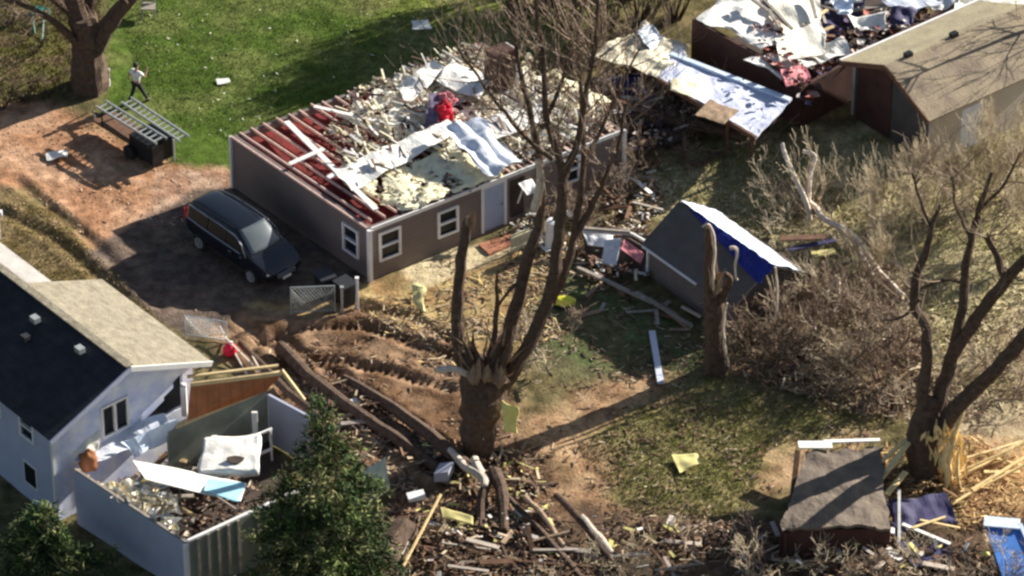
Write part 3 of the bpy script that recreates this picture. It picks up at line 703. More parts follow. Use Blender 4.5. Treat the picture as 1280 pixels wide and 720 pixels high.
heap('rubble', 'dark broken boards and rubble on the floor of the roofless wing', 'rubble', [(230, 600), (330, 600), (330, 640), (235, 670), (150, 640), (140, 600), (230, 570), (370, 520)], 420, .3, 1.0, .05, .25, [(.12, .07, .05), (.3, .2, .14), (.08, .06, .06), (.5, .42, .34)], .15)
for k, (a_, b_) in enumerate([((225, 610, 1.6), (228, 662, .6)), ((240, 600, 1.4), (300, 640, 1.2)), ((282, 480+70, 2), (300, 585, 1.3))]):
    board('loose_stick', [a_, b_], .06, .06, M['plankg'], ['upright stick between the insulation heap and dark rubble in the roofless wing', 'thin grey stick lying across the dark rubble of the roofless wing', 'thin dark stick leaning over the white mattress'][k])

# ================================================================ shed with blue tarp
SZ = 1.55; SR = 1.03
s1 = P(812, 303, SZ); s2 = P(918, 378, SZ); sdir = Z(s2-s1, 0); SL = sdir.length; sdir.normalize(); sn = Vector((-sdir.y, sdir.x, 0))
if sn.x < 0: sn = -sn
SW = 3.2
shed = thing('garden_shed', 'dark grey gabled shed with a blue tarp over its ridge', 'shed', Z(s1, 0))
sm = M['greydark']
wall('wall', s1, s2, -.1, SZ, .1, mat('shed_siding', (.17, .14, .13), .8, .15, 1.5, .1), shed, (), sn)
wall('wall', s1+sn*SW, s2+sn*SW, -.1, SZ, .1, sm, shed, (), -sn)
for e, dr_ in ((s1, sdir), (s2, -sdir)):
    mb = MB(); t = dr_*.1
    pr = [Z(e+sn*.1, -.1), Z(e+sn*(SW-.1), -.1), Z(e+sn*(SW-.1), SZ), Z(e+sn*SW/2, SZ+SR), Z(e+sn*.1, SZ)]
    n0 = 0; mb.v = [Vector(p) for p in pr]+[p+t for p in pr]; mb.f = [(0, 1, 2, 3, 4), (9, 8, 7, 6, 5)]+[(i, (i+1) % 5, 5+(i+1) % 5, 5+i) for i in range(5)]; mb.c = [None]*7
    mb.build('gable_wall', sm, shed)
rt = Z(s1+sn*SW/2, SZ+SR+.08); ez = SZ+.08-.25*SR/(SW/2)
mb = MB(); mb.slab([rt-sdir*.2, rt+sdir*(SL+.2), Z(s2-sn*.25+sdir*.2, ez), Z(s1-sn*.25-sdir*.2, ez)], .07); mb.build('roof', M['shedroof'], shed)
mb = MB(); mb.slab([rt-sdir*.2, rt+sdir*(SL+.2), Z(s2+sn*(SW+.25)+sdir*.2, ez), Z(s1+sn*(SW+.25)-sdir*.2, ez)], .07); mb.build('roof', M['shedroof'], shed)
mb = MB(); mb.beam(Z(s1-sn*.28-sdir*.1, ez-.03), Z(s1-sn*.28+sdir*SL*.62, ez-.03), .06, .07); mb.build('gutter', M['white'], shed)
mb = MB(); mb.box(Z(s1, SZ/2)-sn*.03-sdir*.03, sn*.05, sdir*.05, UPV*SZ/2); mb.build('corner_board', M['white'], shed)
tp = thing('tarp', 'glossy blue tarp draped over the ridge of the dark shed, its sunny side painted paler as if lit', 'tarp', rt)
o_ = UPV*.035
mb = MB(); far = Z(s1+sn*(SW+.2), ez); 
def tarpside(f0, f1, e_, w_, mm, nm, seed):
    # from ridge down one slope; f: start/end share along the ridge, w_: (share down slope at start, at end)
    mb = MB()
    def fn(u, v):
        top_ = rt+sdir*(SL*(f0+(f1-f0)*u)); bot = Z(s1+sdir*(SL*(f0+(f1-f0)*u))+e_, ez); k = (w_[0]*(1-u)+w_[1]*u)*v
        wob = .03+.16*abs(noise.noise(top_*1.6+Vector((v*3.2, seed, 0)))); return top_+(bot-top_)*k+UPV*wob+sdir*.1*noise.noise(Vector((v*5, seed, u)))
    mb.grid(fn, 24, 10); return mb.build(nm, mm, tp, solid=.01)
tarpside(-.02, 1.04, sn*(SW+.2), (.95, .8), M['tarpw'], 'sunny_side', 2)  # paler colour of the same tarp paints its sunlight
tarpside(.10, 1.08, -sn*.25, (.04, .42), M['tarpb'], 'shaded_side', 5)  # deep blue colour of the same tarp paints its shade
# splintered boards off the shed's right end
for k, (a_, b_, w, m_, lb) in enumerate([((985, 312, 1.6), (1045, 300, 1.6), .22, 'purple', 'violet edged plank sticking out right of the blue tarp'), ((975, 298, 1.8), (1032, 296, 1.8), .3, 'plankb', 'broad brown plank above the violet edged plank'), ((1015, 318, 1.2), (1044, 314, 1.2), .34, 'yellowp', 'short yellow board at the tip of the violet edged plank'), ((970, 322, 1.6), (1004, 345, .8), .12, 'peeled', 'pale broken rafter falling from the shed gable'), ((968, 330, 1.4), (998, 352, .6), .1, 'peeled', 'second pale broken rafter below the first at the shed gable')]):
    board('broken_board', [a_, b_], w, .05, M[m_], lb)

# ================================================================ barn, upper right
BZ = 2.5
b1 = P(1165, 142, BZ); b2 = P(1330, 68, BZ); bd = Z(b2-b1, 0); BL = bd.length; bd.normalize(); bn = Vector((-bd.y, bd.x, 0))
if bn.y < 0: bn = -bn
if bn.x > 0: bn = Vector((-abs(bn.x), bn.y, 0))
BW = 4.7; BR = 1.05
barn = thing('barn', 'low beige barn with weathered tan roof and a dark shaded gable, at the upper right', 'barn', Z(b1, 0))
bdo = wspec(b1, b2, 1202, 1228, 0, 2.05)
wall('wall', b1, b2, -.1, BZ, .15, M['beige'], barn, [bdo], bn)
wall('wall', b1+bn*BW, b2+bn*BW, -.1, BZ, .15, M['beige'], barn, (), -bn)
mb = MB(); mb.box(Z(b1, 1.0)+bd*(bdo[0]+bdo[1])/2+bn*.03, bd*(bdo[1]-bdo[0])/2, bn*.03, UPV*1.0); dd = mb.build('door', mat('pale_door', (.6, .62, .72), .6, .08, 2), barn)
mb = MB(); mb.tube([Z(b1, 1.0)+bd*(bdo[1]-.12), Z(b1, 1.0)+bd*(bdo[1]-.12)-bn*.08], .035, 8); mb.build('handle', M['chrome'], dd)
mb = MB(); pr = [Z(b1+bn*.15, -.1), Z(b1+bn*(BW-.15), -.1), Z(b1+bn*(BW-.15), BZ), Z(b1+bn*BW/2, BZ+BR), Z(b1+bn*.15, BZ)]; t = bd*.14
mb.v = [Vector(p) for p in pr]+[p+t for p in pr]; mb.f = [(0, 1, 2, 3, 4), (9, 8, 7, 6, 5)]+[(i, (i+1) % 5, 5+(i+1) % 5, 5+i) for i in range(5)]; mb.c = [None]*7
mb.build('gable_wall', M['greydark'], barn)  # beige barn's gable painted dark to carry its shade
mb = MB(); mb.v = [Z(b1+bn*(BW-.35)-bd*.02, 0), Z(b1+bn*(BW*.5)-bd*.02, 0), Z(b1+bn*(BW*.5)-bd*.02, BZ+BR*.72), Z(b1+bn*(BW-.35)-bd*.02, BZ*.98)]; mb.v += [p-bd*.02 for p in mb.v]
mb.f = [(0, 1, 2, 3), (7, 6, 5, 4), (0, 4, 5, 1), (1, 5, 6, 2), (2, 6, 7, 3), (3, 7, 4, 0)]; mb.c = [None]*6; mb.build('opening_shade_panel', M['brownwall'], barn)  # flat dark panel stands in for shade inside the open end
rt = Z(b1+bn*BW/2, BZ+BR+.1); ez = BZ+.1-.3*BR/(BW/2)
mb = MB(); mb.slab([rt-bd*.4, rt+bd*(BL), Z(b1-bn*.3+bd*BL, ez), Z(b1-bn*.3-bd*.4, ez)], .1); mb.build('roof', M['shinglen'], barn)  # near slope: grazing-sun shade put into the weathered colour
mb = MB(); mb.slab([rt-bd*.4, rt+bd*(BL), Z(b1+bn*(BW+.3)+bd*BL, ez), Z(b1+bn*(BW+.3)-bd*.4, ez)], .1); mb.build('roof', mat('cream_shingle_sunlit', (.46, .40, .25), .95, .3, 1.2, .5, 9, col2=(.30, .25, .17)), barn)  # far slope: sunlight put into a lighter shingle colour
mb = MB(); mb.beam(Z(b1+bn*(BW+.34)-bd*.4, ez), Z(b1+bn*(BW+.34)+bd*BL, ez), .1, .16); mb.build('fascia', M['white'], barn)
mb = MB(); mb.beam(rt-bd*.45-UPV*.05, Z(b1+bn*(BW+.3)-bd*.45, ez-.05), .06, .2); mb.beam(rt-bd*.45-UPV*.05, Z(b1-bn*.3-bd*.45, ez-.05), .06, .2); mb.build('rake_board', M['plankb'], barn)
for px, py in ((1135, 72), (1192, 47)):
    p = P(px, py, BZ+BR); mb = MB(); mb.box(p+UPV*.1, bd*.16, bn*.12, UPV*.14); mb.build('roof_vent', M['black'], barn)

# ================================================================ wrecked brown house behind, top right
X1 = P(865, 24, 2.3); X2 = P(1002, 100, 2.3); xd = Z(X2-X1, 0); XL = xd.length; xd.normalize(); xn = Vector((-xd.y, xd.x, 0))
if xn.x < 0: xn = -xn
wh = thing('wrecked_house', 'wrecked dark brown house with pale ceiling sheets strewn over it, at the top right', 'house', Z(X2, 0))
wall('wall', X1, X2, -.1, 2.3, .15, M['brownwall'], wh, (), xn)
wall('wall', X2+xn*.155, X2+xn*9, -.1, 1.9, .15, M['brownwall'], wh, (), -xd)
mb = MB(); mb.slab([Z(X1+xn*.2, .3), Z(X2+xn*.2-xd*.2, .3), Z(X2+xn*9-xd*.2, .3), Z(X1+xn*9, .3)], .2); mb.build('floor', M['darkfloor'], wh)
def blk(pts, zs, m_, seed, amp=.12, nm='ceiling_sheet', nu=18, nv=14):
    mb = MB(); rnd_sheet(mb, Q(pts, zs), nu, nv, amp, 1.1, seed, .2); return mb.build(nm, M[m_], wh, solid=.04)
blk([(868, 22), (930, -25), (1000, -10), (955, 55)], [2.35, 2.4, 2.5, 2.4], 'dirtywhite', 1)
blk([(905, 30), (955, 20), (990, 50), (950, 62)], [2.5, 2.5, 2.4, 2.4], 'dirtywhite', 3)
blk([(955, -20), (1018, -25), (1032, 65), (975, 78)], [2.6, 2.6, 2.4, 2.4], 'insulw', 7, .08)
blk([(930, 75), (985, 60), (1020, 82), (985, 98)], [2.3, 2.3, 2.1, 2.1], 'dirtywhite', 9, .2)
blk([(1018, -25), (1085, -25), (1075, 30), (1035, 60)], [1.6, 1.8, 1.6, 1.4], 'purple', 12, .3)
blk([(1040, -10), (1075, -20), (1062, 20), (1045, 15)], [2.4, 2.4, 2.2, 2.2], 'tarpw', 15, .3)
blk([(1080, -10), (1170, -12), (1200, 2), (1130, 14)], [2.2, 2.2, 2.0, 2.1], 'drywall2', 18, .1)
blk([(1150, 5), (1280, -22), (1285, 5), (1200, 18)], [1.0, 1.0, 1.0, 1.0], 'insulw', 22, .2)
for k, (a_, b_) in enumerate([((935, -5), (985, 32)), ((945, -10), (975, 35)), ((955, 0), (990, 36)), ((1012, -8), (1020, 22))]):
    board('fallen_rafter', [(*a_, 2.9), (*b_, 2.7)], .12, .1, M['plankg'], 'grey rafter lying on the pale ceiling sheets of the wrecked brown house', 'rafter', 'rafters on the wrecked brown house')
heap('rubble', 'mixed red, violet and white rubble between the wrecked brown house and the barn', 'rubble', [(960, 60), (1080, 10), (1190, 10), (1040, 85), (1010, 130), (985, 110)], 620, .6, 2.1, .05, .4, [(.75, .7, .66), (.34, .13, .09), (.10, .06, .05), (.10, .08, .14), (.5, .36, .3), (.08, .05, .04), (.06, .04, .04)], .15, 0)
heap('rubble', 'red brown rags caught in front of the pale sheets of the wrecked brown house', 'rubble', [(940, 30), (975, 25), (985, 60), (1010, 80), (1000, 110), (960, 75)], 130, 2.0, 2.9, .06, .25, [(.5, .16, .12), (.6, .4, .34), (.12, .05, .04), (.7, .5, .45)], .3)

# fallen roof panel left of it
fp = thing('fallen_roof_panel', 'fallen roof panel with mottled blue and white lining, between two wrecked houses', 'roof panel', P(910, 180, 0))
mb = MB(); q = Q([(838, 70), (988, 128), (945, 172), (822, 98)], [1.75, 1.75, 1.9, 2.0]); rnd_sheet(mb, q, 24, 12, .06, 1.2, 4, .1); mb.build('panel', mat('mottled_lining', (.74, .76, .84), .7, .2, 1.6, .3, 8, col2=(.30, .34, .52)), fp, solid=.08)
for t_ in (.1, .4, .7, .95):
    mb = MB(); pp = q[3].lerp(q[2], t_)+(q[0]-q[3])*.12; mb.beam(pp-UPV*.1, Z(pp, 0), .12, .12, up=Vector((0, 1, 0))); mb.build('prop', M['plankb'], fp)
mb = MB(); mb.beam(q[0]+UPV*.1, q[1]+UPV*.1, .22, .12); mb.build('edge_board', M['tarpw'], fp)
mb = MB(); mb.beam(q[3]-UPV*.05, q[2]-UPV*.05, .12, .2); mb.build('edge_board', M['plankb'], fp)
sheet('fallen_wall_sheet', Q([(738, 72), (808, 30), (862, 62), (825, 98)], [1.7, 1.5, 1.6, 1.9]), mat('cream_sheet', (.62, .56, .42), .8, .25, 1.1, .3), 'cream wall sheet folded over at the top of the dark debris pile', 'wall sheet', .22, .2, 24, 20, 14, fold=.1)
sheet('fallen_wall_sheet', Q([(795, 45), (812, 30), (858, 66), (840, 110)], [1.9, 1.7, 1.8, 1.2]), M['drywall2'], 'white crumpled sheet at the upper end of the fallen roof panel', 'sheet', .25, .2, 27)
sheet('fallen_wall_sheet', Q([(888, 125), (925, 138), (905, 155), (870, 142)], [2.1, 2.1, 2.15, 2.2]), M['barkp'], 'small brownish board lying on the mottled roof panel', 'board', .08, .08, 28)
sheet('fallen_wall_sheet', Q([(838, 98), (872, 105), (862, 122), (838, 112)], [2.05, 2.05, 2.1, 2.1]), M['insul'], 'yellowish batt lying on the upper part of the mottled roof panel', 'insulation', .1, .1, 31)

# ================================================================ minivan
VH = 1.07
def make_van():
    pr, pf = G(247, 309), G(320, 357)                      # wheel contact points on the visible side
    hd = Z(pf-pr, 0).normalized(); left = Vector((-hd.y, hd.x, 0))   # car's left
    # visible side is the right side of the picture's lower left = car's right
    W2_ = .95; org = (pr+pf)/2+left*W2_*.9; org.z = .02
    van = thing('minivan', 'dark blue minivan parked in the shade beside the taupe house wall', 'minivan', org)
    van.rotation_euler = (0, 0, math.atan2(hd.y, hd.x)); ORG[van.name] = Vector((0, 0, 0))
    st = [(-2.52, .55, 1.0, 1.02, .70), (-2.45, .40, 1.05, 1.50, .80), (-2.25, .30, 1.08, 1.70, .86), (-1.4, .28, 1.08, 1.76, .92), (-.3, .26, 1.06, 1.76, .93), (.55, .26, 1.04, 1.70, .93),
          (1.0, .26, 1.03, 1.45, .93), (1.45, .26, 1.02, 1.12, .93), (1.62, .27, 1.0, 1.02, .92), (2.05, .28, .93, .96, .90), (2.38, .32, .80, .84, .82), (2.52, .40, .62, .66, .70)]
    def sec(s):
        x, zb, zm, zr, w = s; cab = max(0, min(1, (zr-zm)/.65)); wr = w-.20*cab
        h = [(w*.86, zb), (w, zb+.18), (w+.02, (zb+zm)/2+.05), (w-.01, zm), (w-.01-.14*cab, zm+(zr-zm)*.78), (wr-.10*cab-.03, zm+(zr-zm)*.96), (wr*.55, zr), (0, zr+.015)]
        return [Vector((x, y, z*VH)) for y, z in h]+[Vector((x, -y, z*VH)) for y, z in h[-2::-1]]
    rings = [sec(s) for s in st]; mb = MB()
    for i, rg in enumerate(rings):
        mb.v += rg
    k = len(rings[0])
    for i in range(len(rings)-1):
        for j in range(k-1): mb.f.append((i*k+j, i*k+j+1, (i+1)*k+j+1, (i+1)*k+j)); mb.c.append(None)
        mb.f.append((i*k+k-1, i*k, (i+1)*k, (i+1)*k+k-1)); mb.c.append(None)
    mb.f.append(tuple(range(k))[::-1]); mb.c.append(None); mb.f.append(tuple((len(rings)-1)*k+j for j in range(k))); mb.c.append(None)
    body = mb.build('body', M['paint'], van, smooth=True)
    md = body.modifiers.new('b', 'SUBSURF'); md.levels = 2; md.render_levels = 2
    def cell(i0, t0, i1, t1, j0, j1, s_, off=.012):       # patch of the cabin between stations, rows j0..j1
        def pt(i, t, j):
            a = rings[i][j]*(1-t)+rings[i+1][j]*t if i+1 < len(rings) else rings[i][j]; q = Vector(a); 
            if s_ < 0: q.y = -q.y
            return q
        a, b, c, d = pt(i0, t0, j0), pt(i1, t1, j0), pt(i1, t1, j1), pt(i0, t0, j1)
        n = (b-a).cross(d-a).normalized(); 
        if n.y*s_ < 0: n = -n
        return [p+n*off for p in (a, b, c, d)]
    def patch(name, q, m, t=.012, inset=.06):
        c = sum(q, Vector())/4; q = [p+(c-p)*inset for p in q]; mb = MB(); mb.slab(q, t); return mb.build(name, m, van)
    for s_ in (-1, 1):
        for (i0, t0, i1, t1) in ((2, .1, 3, .35), (3, .4, 4, .45), (4, .5, 5, .75)):
            q = cell(i0, t0, i1, t1, 3, 4, s_, .02); patch('side_window', q, M['pane'])
        # bright outline of the window band
        a = cell(2, .0, 5, .95, 3, 4, s_, .035); mb = MB()
        lo = [cell(i, t, i, t, 3, 4, s_, 0) for i, t in ((2, .0), (3, .0), (4, .0), (5, .0), (5, .9))]
        ll = [Vector(q[0])+Vector((0, s_*.03, 0)) for q in lo]; hh = [Vector(q[3])+Vector((0, s_*.035, 0)) for q in lo]
        mb.tube(ll, .017, 5); mb.tube(hh, .015, 5); mb.tube([ll[0], hh[0]], .015, 5); mb.tube([hh[-1], Vector((1.25, s_*.93, 1.05))], .014, 5)
        mb.build('window_trim', M['chrome'], van)
        mb = MB(); mb.tube([Vector((x, s_*.72, 1.92-.02*abs(x))) for x in (-1.9, -1, 0, .4)], .02, 6); mb.build('roof_rail', M['black'], van)
        mb = MB(); blob(mb, Vector((1.15, s_*1.06, 1.1)), .12, 1, .8, .9, .7, .1, 8, 10); mb.build('mirror', M['paint'], van, smooth=True)
        mb = MB(); blob(mb, Vector((2.33, s_*.64, .76)), .17, 2, .75, 1.15, .5, .05, 8, 12); mb.build('headlight', M['lamp'], van, smooth=True)
        mb = MB(); mb.box(Vector((-2.46, s_*.72, 1.15)), Vector((.06, 0, 0)), Vector((0, .08, 0)), Vector((0, 0, .22))); mb.build('tail_light', M['red'], van)
        mb = MB(); mb.box(Vector((.35, s_*.965, .92)), Vector((.09, 0, 0)), Vector((0, .02, 0)), Vector((0, 0, .018))); mb.build('door_handle', M['chrome'], van)
    def wind(x0, x1, z0, z1, w0, w1, nm, cr=.05, up=.035):
        mb = MB()
        def fn(u, v):
            w = w0+(w1-w0)*u; y = (v*2-1)*w; return Vector((x0+(x1-x0)*u-.05*(v*2-1)**2*(1 if x0 > 0 else -1), y, z0+(z1-z0)*u+up+cr*(1-(v*2-1)**2)*math.sin(u*3.14)-.02*(v*2-1)**4))
        mb.grid(fn, 8, 10); mb.build(nm, mat('windscreen', (.10, .12, .13), .25, .1, spec=.7), van, smooth=True, solid=.02)
    wind(1.50, .60, 1.12*VH, 1.68*VH, .76, .62, 'windscreen'); wind(-2.50, -2.33, 1.1, 1.62, .68, .6, 'rear_window', 0, 0)
    mb = MB(); mb.box(Vector((2.53, 0, .60)), Vector((.03, 0, 0)), Vector((0, .42, 0)), Vector((0, 0, .08))); mb.build('grille', M['chrome'], van)
    mb = MB(); mb.box(Vector((2.55, 0, .45)), Vector((.02, 0, 0)), Vector((0, .2, 0)), Vector((0, 0, .06))); mb.build('licence_plate', M['white'], van)
    for x in (-1.52, 1.52):
        for s_ in (-1, 1):
            mb = MB(); c = Vector((x, s_*.84, .33))
            prof = [(.0, .10), (.24, .10), (.30, .12), (.34, .08), (.34, -.08), (.30, -.12), (.0, -.12)]
            def fn(u, v):
                i = u*(len(prof)-1); i0 = min(int(i), len(prof)-2); t = i-i0; rr = prof[i0][0]*(1-t)+prof[i0+1][0]*t; yy = prof[i0][1]*(1-t)+prof[i0+1][1]*t
                return c+Vector((rr*math.cos(v*2*math.pi), s_*yy, rr*math.sin(v*2*math.pi)))
            mb.grid(fn, 12, 24); w_ = mb.build('wheel', M['tyre'], van)
            mb = MB()
            for q in range(5):
                a_ = q*2*math.pi/5; mb.beam(c+Vector((0, s_*.12, 0)), c+Vector((.2*math.cos(a_), s_*.12, .2*math.sin(a_))), .06, .03)
            mb.tube([c+Vector((.2*math.cos(t*math.pi/8), s_*.12, .2*math.sin(t*math.pi/8))) for t in range(17)], .022, 5)
            mb.build('rim', M['alu'], w_)
    return van
make_van()
# wheelie bins by the house corner, gate frames, posts
def bin_(px, py, label, rot):
    p = G(px, py); t = thing('wheelie_bin', label, 'bin', p, 'bins by the house corner'); mb = MB(); c, s = math.cos(rot), math.sin(rot); u = Vector((c, s, 0)); v = Vector((-s, c, 0))
    lo = [p+u*x*.24+v*y*.26+UPV*.05 for x, y in ((-1, -1), (1, -1), (1, 1), (-1, 1))]; hi = [p+u*x*.30+v*y*.34+UPV*1.0 for x, y in ((-1, -1), (1, -1), (1, 1), (-1, 1))]
    mb.hexa(lo+hi); mb.build('bin_body', M['black'], t)
    mb = MB(); mb.box(p+UPV*1.04, u*.33, v*.37, UPV*.04); mb.tube([p+u*-.3+v*.4+UPV*1.0, p+u*.3+v*.4+UPV*1.0], .03, 6); mb.build('lid', mat('bin_lid', (.03, .032, .036), .5, .1), t)
    for s2 in (-1, 1):
        mb = MB(); mb.tube([p+u*s2*.22+v*.28+UPV*.1, p+u*s2*.3+v*.28+UPV*.1], .1, 12); mb.build('wheel', M['tyre'], t)
bin_(407, 372, 'black wheelie bin nearest the minivan of two by the house corner', .5); bin_(432, 380, 'black wheelie bin nearest the white post of two by the house corner', .7)
def gate(px0, py0, px1, py1, h, label):
    a = G(px0, py0); b = G(px1, py1); t = thing('wire_gate', label, 'gate', (a+b)/2); mb = MB()
    mb.tube([a, a+UPV*h, b+UPV*h, b], .03, 6); mb.tube([a+UPV*.12, b+UPV*.12], .02, 6); mb.build('gate_frame', M['alu'], t)
    mb = MB(); n = 12
    d = b-a
    for i in range(-n//2, n):
        for sg in (0, 1):
            u0, u1 = i/n, i/n+.5
            if sg: u0, u1 = u1, u0
            q0_, q1_ = a+d*max(0, min(1, u0))+UPV*.12, a+d*max(0, min(1, u1))+UPV*(h-.02); mb.tube([q0_, q1_], .006, 3)
    mb.build('wire_mesh', M['alu'], t)
gate(364, 394, 419, 390, 1.25, 'small wire gate in a pale tube frame standing behind the minivan')
gate(232, 422, 284, 430, 1.0, 'low wire gate beside the tan roof edge of the blue house')
for k, (px, py, h, lb) in enumerate([(447, 386, 1.45, 'white post at the corner of the taupe house next to the bins'), (428, 392, 1.2, 'thin grey post between the wire gate and the bins')]):
    mb = MB(); p = G(px, py); mb.box(p+UPV*h/2, Vector((.05, 0, 0)), Vector((0, .05, 0)), UPV*h/2); mb.box(p+UPV*(h+.02), Vector((.07, 0, 0)), Vector((0, .07, 0)), UPV*.025); tag(mb.build('fence_post', M['white'] if k == 0 else M['alu']), lb, 'post')
# red ball-like canister with a tangle of pale sticks
cn = thing('red_canister', 'small red canister by the plywood corner of the roofless wing', 'canister', G(288, 452))
mb = MB(); blob(mb, G(288, 446)+UPV*.28, .27, 4, 1, 1, 1, .12); mb.build('canister_body', M['red'], cn, smooth=True)
mb = MB(); mb.tube([G(290, 446)+UPV*.5, G(290, 446)+UPV*.68], .06, 8); mb.build('cap', M['white'], cn)
for a_, b_ in (((275, 408, .5), (310, 470, .1)), ((285, 425, .6), (335, 475, .1)), ((300, 440, .7), (285, 425, .2)), ((310, 435, .2), (325, 462, .6))):
    board('pale_stick', [a_, b_], .06, .05, M['peeled'], 'pale stick in the tangle beside the small red canister', 'stick', 'sticks beside the red canister')

# ================================================================ ladders on a black trailer
base = P(178, 205); tr = thing('black_trailer', 'small black box trailer holding two ladders on the lawn edge', 'trailer', base)
tz = 1.15
l1a, l1b = P(120, 134, tz), P(196, 181, tz); l2a, l2b = P(152, 130, tz), P(225, 179, tz)
ld = Z(l1b-l1a, 0).normalized(); ln = Vector((-ld.y, ld.x, 0))
if ln.x < 0: ln = -ln
cen = Z((l1a+l2b)/2, 0)
cb = Z(l1b-ld*.75+ln*.35, 0)
mb = MB(); mb.box(cb+UPV*.62, ld*.7, ln*.55, UPV*.42); mb.build('box', M['black'], tr)
mb = MB(); mb.box(cb-ld*1.8+UPV*.55, ld*1.15, ln*.5, UPV*.06); mb.build('deck', M['plankb'], tr)
mb = MB(); 
for s_ in (-1, 1):
    mb.beam(cb+ln*s_*.5+ld*.6+UPV*.6, cb+ln*s_*.5+ld*.6+UPV*1.1, .06, .06); mb.beam(cb+ln*s_*.5-ld*2.4+UPV*.5, cb+ln*s_*.5-ld*2.4+UPV*1.1, .06, .06)
for q in (.6, -2.4): mb.beam(cb+ln*.7+ld*q+UPV*1.08, cb-ln*.7+ld*q+UPV*1.08, .06, .06)
mb.build('rack', M['black'], tr); mb = MB(); mb.beam(cb-ld*2.95+UPV*.5, cb-ld*3.6+UPV*.45, .07, .07); mb.build('drawbar', M['black'], tr)
for s_ in (-1, 1):
    mb = MB(); mb.tube([cb-ld*.6+ln*s_*.58+UPV*.3, cb-ld*.6+ln*s_*.74+UPV*.3], .3, 16); mb.build('wheel', M['tyre'], tr)
mb = MB(); mb.tube([cb-ld*3.5+UPV*.5, cb-ld*3.5], .04, 6); mb.build('jack', M['alu'], tr)
mb = MB(); mb.box(cb+ld*.75+ln*.5+UPV*.5, ld*.03, ln*.04, UPV*.5); mb.build('post', M['alu'], tr)
def ladder(a, b, w, z, label):
    a = Z(a, z); b = Z(b, z); d = (b-a).normalized(); n = Vector((-d.y, d.x, 0))
    if n.x < 0: n = -n
    t = thing('ladder', label, 'ladder', a, 'ladders on the trailer')
    for s_ in (0, 1):
        mb = MB(); mb.beam(a+n*w*s_, b+n*w*s_, .06, .09); mb.build('rail', M['alu'], t)
    L = (b-a).length; k = int(L/.3)
    for i in range(k):
        p = a+d*(.18+i*.3); mb = MB(); mb.beam(p, p+n*w, .06, .045); mb.build('rung', M['alu'], t)
ladder(l1a, l1b, .52, 1.2, 'aluminium ladder on the side nearer the bare dirt, on the black trailer')
ladder(l2a, l2b, .48, 1.24, 'aluminium ladder on the side nearer the striding person, on the black trailer')

